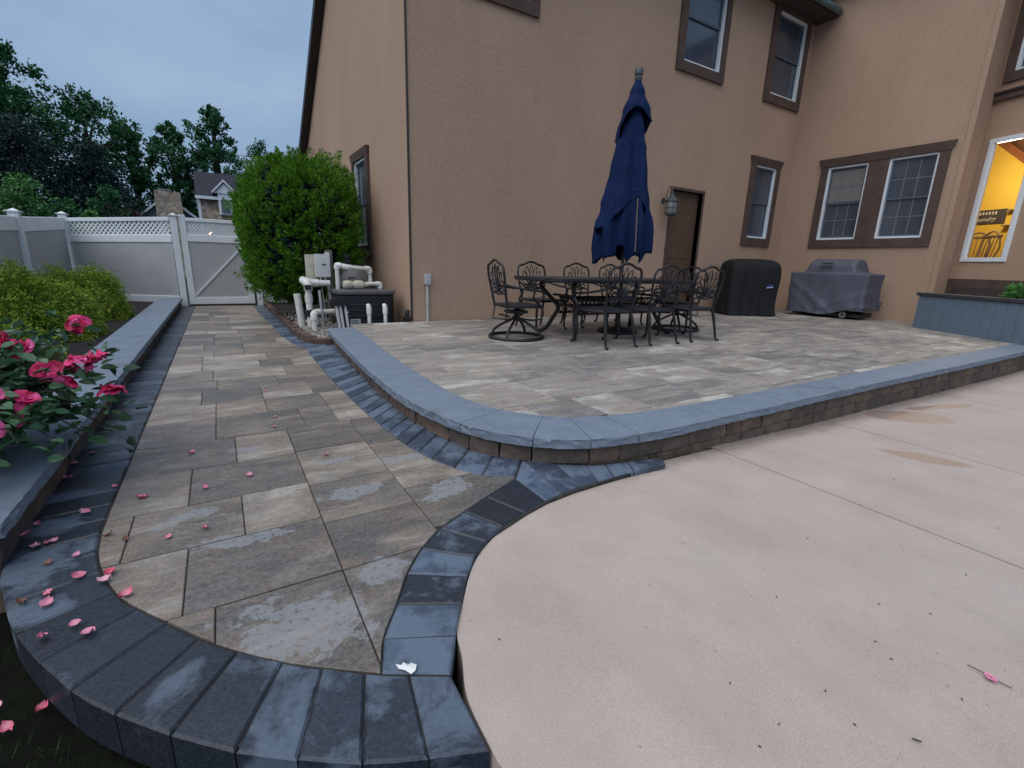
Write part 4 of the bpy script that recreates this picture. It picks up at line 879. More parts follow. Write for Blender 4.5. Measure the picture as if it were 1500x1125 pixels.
csolid('canopy', cloth(2.95, [(0, 1.47), (40, 1.42), (100, 1.40), (180, 1.41), (205, 1.46), (245, 1.62), (285, 1.83), (300, 1.84), (325, 1.68), (350, 1.48), (360, 1.47)], pmain, 6, .20, 2.0, nz=48, na=160), M['navy'])
def plow(z, phi):
    c = math.cos(phi); return interp([(0, .22), (.5, .29), (.95, .27)], 1.95 - z) * (1 + (.22 if c < 0 else .02) * abs(c))
csolid('canopy_hem', cloth(1.95, [(0, 1.2), (20, 1.08), (60, 1.2), (100, 1.1), (140, 1.22), (178, 1.04), (200, 1.16), (212, 1.05), (235, 1.14), (252, 1.27), (266, 1.25), (280, 1.06), (298, 1.16), (310, 1.16), (325, 1.05), (345, 1.2), (360, 1.2)], plow, 8, .26, .3, nz=24, na=160), M['navy'])
obj('pole', MB().tube([(0, 0, .0), (0, 0, 3.0)], .021, 12), M['pole'], um)
obj('finial', MB().lathe([(.03, 3.02), (.045, 3.04), (.048, 3.07), (.036, 3.085), (.05, 3.10), (.052, 3.14), (.04, 3.17), (.0, 3.178)], n=14), M['lampmetal'], um)
obj('rib', MB().tube([upos(R(296), .26, 1.83), upos(R(296), .315, 1.2)], .008, 6), M['wood'], um)
obj('umbrella_base', MB().lathe([(.27, .0), (.27, .03), (.22, .055), (.06, .075), (.035, .09), (.03, .33), (.0, .34)], n=28), M['iron'], um)

# ------------------------------------------------------------------ covered grills
def cover(name, W, D, H, secs, mat, parent, n=26, wrk=.012, hemf=None):
    """draped cover: rings of a rounded rectangle given by (z, fx, fy, round)"""
    rows_ = []
    for (z, hx, hy, rr) in secs:
        P = []
        base = rrect(hx, hy, min(rr, hx * .95, hy * .95), 5); L_ = []
        for i, (a, b) in enumerate(zip(base, base[1:] + base[:1])):
            k = max(1, int(math.hypot(b[0] - a[0], b[1] - a[1]) / .06)); L_.append((a, b, k))
        m_ = []
        for a, b, k in L_: m_ += [(a[0] + (b[0] - a[0]) * j / k, a[1] + (b[1] - a[1]) * j / k) for j in range(k)]
        rows_.append((z, m_))
    return rows_
def drape(secs, W, amp, seed, nper=168, hem=None, extra=None):
    rng = random.Random(seed); ph = [rng.uniform(0, 6.28) for _ in range(6)]; rows_ = []
    for (z, hx, hy, rr, k) in secs:
        P = rrect(hx, hy, min(rr, hx * .98, hy * .98), 8); pth = Path(P + [P[0]], smooth=False); row = []
        for j in range(nper):
            p = pth.at(pth.L * j / nper); a = 2 * math.pi * j / nper
            f = (math.sin(9 * a + ph[0] + z * 2) * .5 + math.sin(17 * a + ph[1] - 3 * z) * .35 + math.sin(5 * a + ph[2] + 5 * z) * .5) * amp * k
            if extra: f += extra(p.x, p.y, z)
            d = Vector((p.x, p.y, 0)); d = d.normalized() if d.length > 1e-6 else d
            zz = z + (hem(p.x, p.y) if hem and k >= 1 else 0) + (.006 * math.sin(6 * a + ph[3]) * k)
            row.append((p.x + d.x * f, p.y + d.y * f, zz))
        rows_.append(row)
    mb = MB().grid(rows_, True); n0 = len(rows_) - 1; mb.f.append(tuple(range(n0 * nper, n0 * nper + nper))); return mb
bg_ = empty('covered_grill', (9.12, 5.80, ZP), R(-30)); tag(bg_, 'black covered grill by the back wall, right of the dining set', 'grill cover')
hx, hy = .50, .34
secs = [(.02, hx + .02, hy + .02, .10, 1.2), (.12, hx + .005, hy + .005, .10, .9), (.3, hx, hy, .1, .7), (.55, hx, hy, .11, .45), (.75, hx + .005, hy + .005, .12, .3), (.88, hx + .005, hy, .14, .2), (.97, hx - .01, hy - .01, .14, .25), (1.04, hx - .04, hy - .05, .14, .25), (1.085, hx - .12, hy - .12, .13, .2), (1.10, hx - .25, hy - .2, .1, .1), (1.105, hx - .40, hy - .26, .06, .05)]
o = obj('cover', drape(secs, 1, .034, 3), M['blackcloth'], bg_, shade=False); o.data.polygons.foreach_set('use_smooth', [True] * len(o.data.polygons))
m = MB()
for sx in (-1, 1):
    for sy in (-1, 1): m.box(sx * .42 - .03, sx * .42 + .03, sy * .27 - .03, sy * .27 + .03, 0, .05)
obj('castor', m, M['tyre'], bg_)
lg = MB()
for i in range(7): t = i / 6; lg.box(.20 + t * .11 - .002, .20 + t * .11 + .0165, -.362, -.352, .575 + .018 * math.sin(t * 3), .60 + .022 * math.sin(t * 3))
obj('logo', lg, M['logo_blue'], bg_)
lg = MB(); lg.add([(.20, -.368, .55), (.32, -.368, .565), (.325, -.368, .585), (.20, -.368, .572), (.20, -.355, .55), (.32, -.355, .565), (.325, -.355, .585), (.20, -.355, .572)], [(0, 1, 2, 3), (7, 6, 5, 4), (0, 4, 5, 1), (2, 6, 7, 3)]); obj('logo_text', lg, M['logo_white'], bg_)

gg = empty('covered_grill', (10.78, 4.96, ZP), R(-90)); tag(gg, 'grey covered grill on wheels under the pair of grid windows', 'grill cover')
# local: x along the wall (towards the viewer's right = world -Y after rotation), front faces local -y (world -X)
def hemg(x, y): return (.04 if y > 0 else .0) + .17 * max(0, min(1, (x - .1) / .5)) ** 1.3
hx, hy = .72, .36
secs = [(.07, hx + .03, hy + .02, .06, 1.3), (.18, hx + .015, hy + .01, .06, .9), (.38, hx + .0, hy, .06, .6), (.6, hx - .005, hy - .005, .06, .35), (.78, hx + .01, hy, .06, .2), (.865, hx + .015, hy, .05, .1), (.885, hx - .01, hy - .02, .05, .05), (.89, hx - .22, hy - .05, .05, .0), (.93, hx - .255, hy - .055, .06, .0), (1.02, hx - .275, hy - .07, .08, .0), (1.10, hx - .29, hy - .12, .10, .0), (1.145, hx - .31, hy - .19, .1, .0), (1.155, hx - .36, hy - .27, .05, 0)]
def dense(secs, n):
    out = []
    for a, b in zip(secs, secs[1:]):
        for i in range(n): out.append(tuple(p + (q - p) * i / n for p, q in zip(a, b)))
    return out + [secs[-1]]
def swag(x, y, z):
    if z > .84: return 0
    w = math.exp(-((z - (.72 - .75 * (x + .66))) / .06) ** 2) * (1 if -.68 < x < .2 else 0) + .8 * math.exp(-((z - (.50 - .9 * (x + .66))) / .045) ** 2) * (1 if x < -.2 else 0) + .7 * math.exp(-((z - (.30 + .45 * (x - .2))) / .05) ** 2) * (1 if x > -.1 else 0)
    return .03 * w * (1 if y < 0 else .3)
o = obj('cover', drape(dense(secs, 4), 1, .026, 8, hem=hemg, extra=swag), M['greycloth'], gg, shade=False); auto(o.data, 75)
obj('base', MB().box(-.62, .66, -.26, .28, .035, .12), M['tyre'], gg, .01)
for sy in (-.30, .26):
    w = empty('wheel', (.40, sy, .085)); w.parent = gg
    obj('tyre', MB().lathe([(.05, -.03), (.08, -.032), (.085, -.02), (.085, .02), (.08, .032), (.05, .03)], n=24, axis='Y'), M['tyre'], w); obj('rim', MB().lathe([(.036, -.036), (.052, -.038), (.056, -.034), (.05, .03)], n=20, axis='Y'), M['rim'], w); obj('hub', MB().lathe([(.01, -.04), (.03, -.039), (.032, .035)], n=14, axis='Y'), M['tyre'], w)
m = MB()
for i, hgt in enumerate([.012, .02, .028, .022, .012, .03, .018, .02]):
    x = -.15 + i * .026; m.box(x, x + .019, -hy + .015, -hy + .045, 1.045 + .005 * (i % 3), 1.045 + hgt + .006 * (i % 2))
obj('logo', m, M['logo_dark'], gg)
m = MB()
for i in range(11): m.box(-.19 + i * .026, -.19 + i * .026 + .016, -hy - .001 + .012, -hy + .03, .985, .998)
obj('logo_text', m, M['logo_dark'], gg)

# ------------------------------------------------------------------ pool equipment by the corner
ZG = .02
tag(obj('equipment_bed', MB().prism([(1.06, 5.98), (1.46, 6.6), (2.34, 6.6), (2.34, 11.35), (.78, 11.35), (.80, 8.0), (.82, 6.9), (.87, 6.15)], -.1, ZG), M['soil'], shade=False), kind='structure')
ht = empty('pool_heater', (1.78, 7.15, ZG)); tag(ht, 'black ribbed pool heater with a grey top beside the house corner', 'pool heater')
P = rrect(.40, .30, .10, 5)
obj('body', MB().prism(P, .0, .50), M['heater'], ht, .03, 3)
for z in (.12, .20, .28, .36): obj('rib', MB().tube([(x * 1.004, y * 1.006, z) for x, y in P], .008, 5, True), M['heater'], ht)
obj('lid', MB().prism(rrect(.42, .32, .11, 5), .50, .555), M['heatertop'], ht, .022, 3)
m = MB().box(-.26, -.12, -.309, -.303, .08, .16); lb = obj('label_plate', m, M['label'], ht)
m = MB()
for i in range(3): m.box(-.245, -.245 + (.11, .08, .10)[i], -.312, -.3095, .095 + i * .02, .103 + i * .02)
obj('label_print', m, M['logo_dark'], lb)
obj('knob', MB().lathe([(.02, -.02), (.022, 0), (.01, .01)], (-.3, -.30, .26), 10, 'Y'), M['label'], ht)
tk = empty('pool_filter', (1.86, 7.95, ZG)); tag(tk, 'grey domed pool filter tank behind the heater', 'pool filter')
obj('tank', MB().lathe([(.25, 0), (.27, .08), (.275, .55), (.26, .68), (.21, .80), (.13, .87), (.05, .895), (.0, .90)], n=28), M['tank'], tk); obj('clamp_ring', MB().lathe([(.275, .50), (.292, .51), (.292, .55), (.275, .56)], n=28), M['heater'], tk)
m = MB().tube([(-.12, -.1, .80), (-.12, -.1, 1.0)], .05, 10); m.lathe([(.055, .98), (.06, 1.0), (.06, 1.05), (.03, 1.06)], (-.12, -.1, 0), 12); obj('air_valve', m, M['heater'], tk)
def pipe(name, label, pts, r, origin, extra=None, cat='pipe', group=None, mat='pvc'):
    t = empty(name, origin); o_ = Vector(origin); P = [Vector(p) - o_ for p in pts]; m = MB(); m.tube(P, r, 12)
    obj('tube', m, M[mat], t)
    for p in P[1:-1]:
        m = MB(); i = P.index(p); a = (P[i - 1] - p).normalized(); b = (P[i + 1] - p).normalized()
        m.tube([p + a * r * 2.1, p + a * r * .6, p + (a + b) * r * .15, p + b * r * .6, p + b * r * 2.1], r * 1.28, 12); obj('elbow', m, M[mat], t)
    if extra: extra(t, o_)
    tag(t, label, cat, group); return t
pipe('pvc_pipe', 'white pipe loop standing over the top of the pool heater', [(1.47, 7.3, .55), (1.47, 7.3, .92), (1.60, 7.25, .885), (1.95, 7.35, .87), (1.96, 7.35, .64)], .032, (1.47, 7.3, ZG))
pipe('pvc_pipe', 'short white pipe elbow along the right side of the heater top', [(1.86, 7.2, .655), (2.06, 7.2, .655), (2.06, 7.2, .56)], .03, (1.86, 7.2, ZG))
m_ = empty('pool_valve', (1.52, 7.2, .58)); tag(m_, 'yellowed bulky valve body lying on top of the heater', 'valve')
m = MB().lathe([(.03, 0), (.055, .01), (.065, .05), (.06, .12), (.045, .14), (.06, .16), (.068, .2), (.06, .28), (.04, .30), (.035, .36)], (0, 0, .06), 14, 'X'); obj('body', m, M['valve'], m_); obj('handle', MB().tube([(.1, 0, .11), (.1, 0, .16), (.18, 0, .16)], .012, 8), M['heater'], m_)
for x, lb in ((1.73, 'white capped pipe stub in front of the heater, left one of two'), (1.955, 'white capped pipe stub in front of the heater, right one of two')):
    t = empty('pipe_stub', (x, 6.63, .1)); obj('tube', MB().tube([(0, 0, 0), (0, 0, .22)], .026, 12), M['pvc'], t); obj('cap', MB().tube([(0, 0, .17), (0, 0, .255), (0, .006, .272), (0, .03, .285), (0, .06, .285)], [.034, .034, .032, .03, .024], 12), M['pvc'], t); tag(t, lb, 'pipe', 'capped pipe stubs by the heater')
def ex(t, o_):
    obj('union', MB().lathe([(.05, .0), (.066, .015), (.066, .085), (.05, .10)], Vector((1.04, 7.15, .20)) - o_, 14), M['heater'], t)
    obj('coupling', MB().lathe([(.052, 0), (.052, .1)], Vector((1.04, 7.15, .40)) - o_, 14), M['pvc'], t)
    obj('handle', MB().box(-.05, .03, -.1, -.02, .58 - .02, .64 - .02), M['heater'], t)
pipe('pvc_pipe', 'tall white pipe with a sideways arm and black union standing at the bed edge', [(1.04, 7.15, -.05), (1.04, 7.15, .655), (.99, 7.3, .70), (1.12, 7.3, .655), (1.36, 7.3, .655)], .042, (1.04, 7.15, ZG), ex)
pipe('pvc_pipe', 'short white pipe with a horizontal arm in front of the tall pipe', [(1.045, 6.86, -.05), (1.045, 6.86, .26), (1.10, 7.05, .27), (1.36, 7.1, .27)], .036, (1.045, 6.86, ZG))
pipe('pvc_pipe', 'white pipe leaning behind the tall pipe at the bed edge', [(.97, 7.4, -.05), (.93, 7.45, .5)], .05, (.97, 7.4, ZG))
tm = empty('timer_box', (1.22, 7.45, ZG)); tag(tm, 'pair of pale grey timer boxes on a post above the pool pipes', 'timer box')
obj('front_box', MB().box(-.03, .17, -.10, .0, .72, 1.04), M['boxgrey'], tm, .008, 2); obj('rear_box', MB().box(-.14, .03, .02, .10, .62, 1.03), M['valve'], tm, .008, 2); obj('latch', MB().box(.06, .11, -.112, -.10, .89, .905), M['heater'], tm)
obj('post', MB().box(.15, .24, .06, .14, 0, 1.10), M['wood'], tm, .004); obj('top_cap', MB().box(.12, .17, -.08, .0, 1.04, 1.07), M['boxgrey'], tm)
m = MB().tube([(.10, -.05, .72), (.10, -.05, .66), (.15, -.05, .55), (.16, -.05, .40)], .02, 8); m.tube([(.03, -.05, .73), (.06, -.08, .62), (.14, -.1, .60)], .012, 6); obj('conduit', m, M['conduit'], tm)
m = MB().tube([(.02 + .005 * i, -.12 - .004 * i, .72 - .07 * i) for i in range(10)], .006, 5)
for j in range(3): m.tube([(.08 + (.09 + .012 * j) * math.cos(i * .5), -.35 - .02 * j, .13 + (.09 + .01 * j) * math.sin(i * .5)) for i in range(13)], .007, 5)
obj('wire', m, M['conduit'], tm)
cb = empty('conduit_group', (1.36, 6.85, ZG)); tag(cb, 'grey conduits rising into a black junction box left of the heater', 'conduit')
obj('junction_box', MB().box(-.06, .13, -.06, .08, .36, .46), M['heater'], cb, .008, 2)
for x in (-.02, .03, .095): obj('pipe', MB().tube([(x + .02, -.1, -.02), (x, 0, .38)], .02, 8), M['conduit'], cb)
obj('pipe', MB().tube([(-.16, .2, 0), (-.2, .15, .55)], .018, 8), M['conduit'], cb)

# brick edging and river stones
be = empty('brick_edging', (.8, 7, 0)); tag(be, 'row of weathered brown edging bricks around the pool equipment bed', 'edging')
ep = Path([(.745, 11.28), (.765, 9.5), (.775, 8.0), (.79, 6.85), (.85, 6.12), (1.07, 5.94)])
bm_ = MB().box(-.095, .095, -.045, .045, 0, .10); bme = bm_.mesh('brick')
bmq = bmesh.new(); bmq.from_mesh(bme); bmesh.ops.bevel(bmq, geom=list(bmq.edges), offset=.008, segments=1, affect='EDGES'); bmq.to_mesh(bme); bmq.free()
t = .0
while t < ep.L:
    p = ep.at(t + .1); tn = ep.tan(t + .1); o = link('brick', bme, M['brick'], be); o.location = (p.x - .8 + .04 + random.uniform(-.01, .01), p.y - 7 + random.uniform(-.005, .005), -.03 + random.uniform(-.012, .012)); o.rotation_euler = (random.uniform(-.08, .08), random.uniform(-.06, .06), math.atan2(tn.y, tn.x) + random.uniform(-.08, .08)); t += .2
m = MB(); ico = bmesh.new(); bmesh.ops.create_icosphere(ico, subdivisions=1, radius=1); iv = [v.co.copy() for v in ico.verts]; ifc = [tuple(v.index for v in f.verts) for f in ico.faces]; ico.free()
for i in range(620):
    y = random.uniform(6.05, 9.5) if random.random() < .75 else random.uniform(6.05, 7.2); x0 = np.interp(y, [6.05, 6.3, 6.9, 9.5], [1.0, .92, .88, .86]); x = random.uniform(x0, 1.5 if y > 6.6 else min(1.4, 1.08 + (y - 6.05) * .6)); r = random.uniform(.016, .04); a = random.uniform(0, 6.28)
    sx, sy, sz = r * random.uniform(.9, 1.5), r, r * random.uniform(.5, .8); ca, sa = math.cos(a), math.sin(a)
    m.add([(x + (v.x * sx) * ca - v.y * sy * sa, y + v.x * sx * sa + v.y * sy * ca, ZG + .012 + v.z * sz + random.uniform(0, .02)) for v in iv], ifc)
tag(link('river_stones', m.mesh('river_stones'), M['river'], None, True), 'mixed river stones and rubble lying in the equipment bed', 'stones', kind='stuff')

# ------------------------------------------------------------------ fence and gate
def fpanel(parent, A, B, zb0, zb1, zt0, zt1, lattice):
    """panel from A to B (xy), bottoms and tops given at both ends"""
    A = Vector((*A, 0)); B = Vector((*B, 0)); u = (B - A); Ln = u.length; u = u / Ln; n = Vector((-u.y, u.x, 0))
    def Q(s, d, t, z_=None):   # s 0..1, t 0..1 height
        p = A + u * (Ln * s) + n * d; zb = zb0 + (zb1 - zb0) * s; zt = zt0 + (zt1 - zt0) * s; return (p.x - parent.location.x, p.y - parent.location.y, zb + (zt - zb) * t)
    def bar(s0, s1, t0, t1, d0, d1): return MB().hexa([Q(s0, d0, t0), Q(s1, d0, t0), Q(s1, d1, t0), Q(s0, d1, t0), Q(s0, d0, t1), Q(s1, d0, t1), Q(s1, d1, t1), Q(s0, d1, t1)])
    if lattice: obj('top_rail', bar(0, 1, .955, 1, -.03, .03), M['vinyl'], parent, .006); obj('mid_rail', bar(0, 1, .715, .80, -.03, .03), M['vinyl'], parent, .006); pt = .715
    else: obj('top_rail', bar(0, 1, .865, 1, -.03, .03), M['vinyl'], parent, .006); pt = .865
    obj('bottom_rail', bar(0, 1, .0, .09, -.03, .03), M['vinyl'], parent, .006)
    nb = max(1, round(Ln / 1.3))
    for i in range(nb): obj('panel', bar(i / nb + .0008, (i + 1) / nb - .0008, .085, pt + .01, -.012, .012), M['panel'], parent, .0015)
    if lattice:
        m = MB(); H = .155 * (zt0 - zb0); st = .086; k = int((Ln + H) / st) + 2
        for sgn in (1, -1):
            for i in range(-1, k + 1):
                s0 = i * st if sgn > 0 else i * st - H
                def pt2(a, w, z): return (max(0, min(Ln, a)) / Ln, z)
                a0, a1 = (s0 - H, s0) if sgn > 0 else (s0 + H, s0)
                pts = []
                w = .021
                lo, hi = (a0, a1)
                # clip the strip to the panel by parameter
                def at(q): return lo + (hi - lo) * q
                q0, q1 = 0., 1.
                for lim, sg in ((0, 1), (Ln, -1)):
                    f0 = (at(0) - lim) * sg; f1 = (at(1) - lim) * sg
                    if f0 < 0 and f1 < 0: q0 = 2
                    elif f0 < 0: q0 = max(q0, f0 / (f0 - f1))
                    elif f1 < 0: q1 = min(q1, f0 / (f0 - f1))
                if q0 >= q1: continue
                d0 = -.006 if sgn > 0 else .001; d1 = d0 + .005
                P = []
                for d in (d0, d1):
                    for q, o_ in ((q0, -w), (q0, w), (q1, w), (q1, -w)): P.append(Q(min(1, max(0, (at(q) + o_) / Ln)), d, .795 + .165 * q))
                m.hexa([P[0], P[1], P[5], P[4], P[3], P[2], P[6], P[7]])
        tag(obj('lattice', m, M['vinyl'], parent, shade=False), kind='stuff')
def fpost(parent, x, y, z0, z1, w=.06):
    lx, ly = x - parent.location.x, y - parent.location.y
    p = obj('post', MB().box(lx - w, lx + w, ly - w, ly + w, z0, z1), M['vinyl'], parent, .006)
    c = w + .022; m = MB().box(lx - c, lx + c, ly - c, ly + c, z1, z1 + .018); m.add([(lx - w, ly - w, z1 + .018), (lx + w, ly - w, z1 + .018), (lx + w, ly + w, z1 + .018), (lx - w, ly + w, z1 + .018), (lx, ly, z1 + .055)], [(0, 1, 4), (1, 2, 4), (2, 3, 4), (3, 0, 4)])
    obj('post_cap', m, M['vinyl'], p)
fl = empty('vinyl_fence', (-2.42, 9.8, 0)); tag(fl, 'white and taupe vinyl fence with solid panels along the left edge of the yard', 'fence')
ZF = [(3.9, 1.25), (6.85, 1.34), (9.8, 1.45), (12.45, 1.60)]
for (ya, za), (yb, zb) in zip(ZF, ZF[1:]): fpanel(fl, (-2.42, ya + .06), (-2.42, yb - .06), -.1, .0, za, zb, False)
for ya, za in ZF[:3]: fpost(fl, -2.42, ya, -.2, za + .06)
fb_ = empty('vinyl_fence', (-1.5, 12.0, 0)); tag(fb_, 'white vinyl fence with a lattice top between the corner post and the gate', 'fence')
fpanel(fb_, (-2.36, 12.43), (-.70, 11.46), .05, .05, 1.60, 1.675, True)
fpost(fb_, -2.42, 12.47, -.1, 1.66); fpost(fb_, -.635, 11.45, -.1, 1.70, .055)
gt = empty('gate', (0, 11.45, 0)); tag(gt, 'white vinyl gate with lattice top and diagonal brace closing the walkway', 'gate')
def gbox(name, x0, x1, z0, z1, d0=-.03, d1=.03, mat='vinyl'): return obj(name, MB().box(x0, x1, d0, d1, z0, z1), M[mat], gt, .006)
gbox('stile', -.555, -.445, .03, 1.73); gbox('stile', .49, .60, .03, 1.73); gbox('top_rail', -.445, .49, 1.615, 1.68); gbox('mid_rail', -.445, .49, 1.24, 1.372); gbox('bottom_rail', -.445, .49, .03, .172)
gbox('panel', -.445, .49, .17, 1.245, -.012, .012, 'panel')
m = MB(); a = Vector((-.44, 0, .20)); b = Vector((.485, 0, 1.20)); d = (b - a).normalized(); s_ = Vector((-d.z, 0, d.x)) * .016
m.hexa([tuple(a - s_ + Vector((0, -.032, 0))), tuple(b - s_ + Vector((0, -.032, 0))), tuple(b - s_ + Vector((0, -.0125, 0))), tuple(a - s_ + Vector((0, -.0125, 0))), tuple(a + s_ + Vector((0, -.032, 0))), tuple(b + s_ + Vector((0, -.032, 0))), tuple(b + s_ + Vector((0, -.0125, 0))), tuple(a + s_ + Vector((0, -.0125, 0)))]); obj('brace', m, M['vinyl'], gt)
m = MB(); H = .245; st = .062
for sgn in (1, -1):
    for i in range(-4, 16):
        x0 = -.445 + i * st; xa, xb = (x0, x0 + H) if sgn > 0 else (x0 + H, x0); q0, q1 = 0., 1.
        at = lambda q: xa + (xb - xa) * q
        for lim, sg in ((-.445, 1), (.49, -1)):
            f0, f1 = (at(0) - lim) * sg, (at(1) - lim) * sg
            if f0 < 0 and f1 < 0: q0 = 2
            elif f0 < 0: q0 = max(q0, f0 / (f0 - f1))
            elif f1 < 0: q1 = min(q1, f0 / (f0 - f1))
        if q0 >= q1: continue
        d0 = -.006 if sgn > 0 else .001
        m.hexa([(at(q0) - .021, d0, 1.371 + H * q0), (at(q0) + .021, d0, 1.371 + H * q0), (at(q0) + .021, d0 + .005, 1.371 + H * q0), (at(q0) - .021, d0 + .005, 1.371 + H * q0), (at(q1) - .021, d0, 1.371 + H * q1), (at(q1) + .021, d0, 1.371 + H * q1), (at(q1) + .021, d0 + .005, 1.371 + H * q1), (at(q1) - .021, d0 + .005, 1.371 + H * q1)])
tag(obj('lattice', m, M['vinyl'], gt, shade=False), kind='stuff')
fr2 = empty('vinyl_fence', (.75, 11.4, 0)); tag(fr2, 'short white vinyl fence section right of the gate behind the big bush', 'fence')
fpost(fr2, .70, 11.42, -.1, 1.70, .055); fpanel(fr2, (.76, 11.42), (2.34, 11.42), .05, .05, 1.68, 1.68, False)

# ------------------------------------------------------------------ plants
def shell_points(n, c, rad, p=3.0, inner=.55, bias=0.0):
    """points in the outer part of a superellipsoid"""
    d = RNG.normal(size=(n, 3)); d /= np.linalg.norm(d, axis=1)[:, None]
    r = (np.abs(d[:, 0]) ** p + np.abs(d[:, 1]) ** p + np.abs(d[:, 2]) ** p) ** (-1 / p)
    s = inner + (1 - inner) * RNG.random(n) ** .45
    lump = 1 + .06 * np.sin(d[:, 0] * 7 + 1) * np.sin(d[:, 2] * 6) + .05 * np.sin(d[:, 1] * 9 + d[:, 2] * 5)
    return np.asarray(c) + d * (r * s * lump)[:, None] * np.asarray(rad), d
# big evergreen at the house wall: fans of upright sprays
bu = empty('evergreen_bush', (1.18, 8.85, 0)); tag(bu, 'big rounded bright green evergreen bush beside the side window', 'bush')
cp, cdv = shell_points(2100, (.05, 0, 1.40), (.86, .93, 1.10), 3.0, .90)
cp = cp + RNG.normal(size=cp.shape) * .045; cp[:, 2] = np.maximum(cp[:, 2], .28); cp[:, 2] += .10 * np.clip(cp[:, 0] / .8, -1, 1) * np.clip((cp[:, 2] - 1.2) / 1.0, 0, 1)
ok = (cp[:, 0] < 1.0) & ~((np.abs(cp[:, 0] - .75) < .4) & (cp[:, 2] < .5)); cp = cp[ok]; cdv = cdv[ok]
C, D = [], []
for c, d in zip(cp, cdv):
    k = 62; ax = np.array([d[0], d[1], .55 + .55 * d[2]]) + RNG.normal(size=3) * .22; ax /= np.linalg.norm(ax); Lp = RNG.uniform(.13, .25); t_ = RNG.random(k)[:, None] ** .8
    rad = RNG.normal(size=(k, 3)); rad -= (rad @ ax)[:, None] * ax; rad /= np.linalg.norm(rad, axis=1)[:, None]; wd = Lp * .36 * np.sin(np.pi * np.clip(t_ * .85 + .12, 0, 1))
    C.append(c + ax * Lp * (t_ - .55) + rad * wd * RNG.random((k, 1)) ** .5); D.append(ax * 1.0 + rad * RNG.uniform(.2, 1.0, (k, 1)))
C = np.concatenate(C); D = np.concatenate(D)
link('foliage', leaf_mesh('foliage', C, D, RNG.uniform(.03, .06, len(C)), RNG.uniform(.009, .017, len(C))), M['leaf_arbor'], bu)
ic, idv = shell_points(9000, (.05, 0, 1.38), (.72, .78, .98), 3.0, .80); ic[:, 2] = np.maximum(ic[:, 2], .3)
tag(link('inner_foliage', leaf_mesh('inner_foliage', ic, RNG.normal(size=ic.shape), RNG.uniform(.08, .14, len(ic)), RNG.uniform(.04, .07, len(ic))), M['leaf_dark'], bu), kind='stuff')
m = MB()
for i in range(9):
    a = random.uniform(0, 6.28); m.tube([(.05 * math.cos(a), .05 * math.sin(a), -.05), (.2 * math.cos(a), .2 * math.sin(a), .8), (.5 * math.cos(a), .5 * math.sin(a), 1.7)], [.04, .03, .012], 6)
obj('trunk', m, M['trunk'], bu)
def goldmop(x, y, rad, n, label, seed):
    t = empty('golden_shrub', (x, y, .08)); rng = np.random.default_rng(seed); cp = rng.normal(size=(n, 3)); cp /= np.linalg.norm(cp, axis=1)[:, None]; cp[:, 2] = np.abs(cp[:, 2]) * 1.0 - .12
    lump = 1 + .12 * np.sin(cp[:, 0] * 6 + seed) + .10 * np.sin(cp[:, 1] * 7 + cp[:, 2] * 4)
    P = cp * np.asarray(rad) * ((.72 + .3 * rng.random(n)) * lump)[:, None]; P[:, 2] = np.maximum(P[:, 2], .03)
    C, D = [], []
    for p, d in zip(P, cp):
        k = 16; ax = np.array([d[0], d[1], .35 * d[2] + .1]); ax /= np.linalg.norm(ax); st = np.linspace(0, 1, k)[:, None]; ln = rng.uniform(.08, .16)
        dirs = ax[None] * (1 - .3 * st) + np.array([0, 0, 1.0]) * (.45 - 1.3 * st) + rng.normal(size=(k, 3)) * .55
        C.append(p + ax * ln * (st - .4) + np.array([0, 0, -.05]) * st ** 2 + rng.normal(size=(k, 3)) * .02); D.append(dirs)
    C = np.concatenate(C); D = np.concatenate(D)
    link('foliage', leaf_mesh('foliage', C, D, rng.uniform(.022, .048, len(C)), rng.uniform(.007, .013, len(C))), M['leaf_gold'], t)
    m = MB()
    for i in range(6): a = i * 1.05 + seed; m.tube([(0, 0, -.05), (rad[0] * .3 * math.cos(a), rad[1] * .3 * math.sin(a), rad[2] * .4), (rad[0] * .6 * math.cos(a), rad[1] * .6 * math.sin(a), rad[2] * .6)], [.015, .01, .005], 5)
    obj('stem', m, M['trunk'], t); tag(t, label, 'shrub', 'golden shrubs in the planter')
goldmop(-1.72, 6.9, (.47, .52, .80), 2800, 'yellow-green thread-leaf shrub, middle one in front of the fence post', 3)
goldmop(-1.66, 8.8, (.52, .55, .80), 2600, 'darker yellow-green thread-leaf shrub nearest the gate end of the planter', 5)
goldmop(-1.62, 4.9, (.40, .45, .56), 2200, 'bright golden thread-leaf shrub nearest the roses at the left edge', 9)

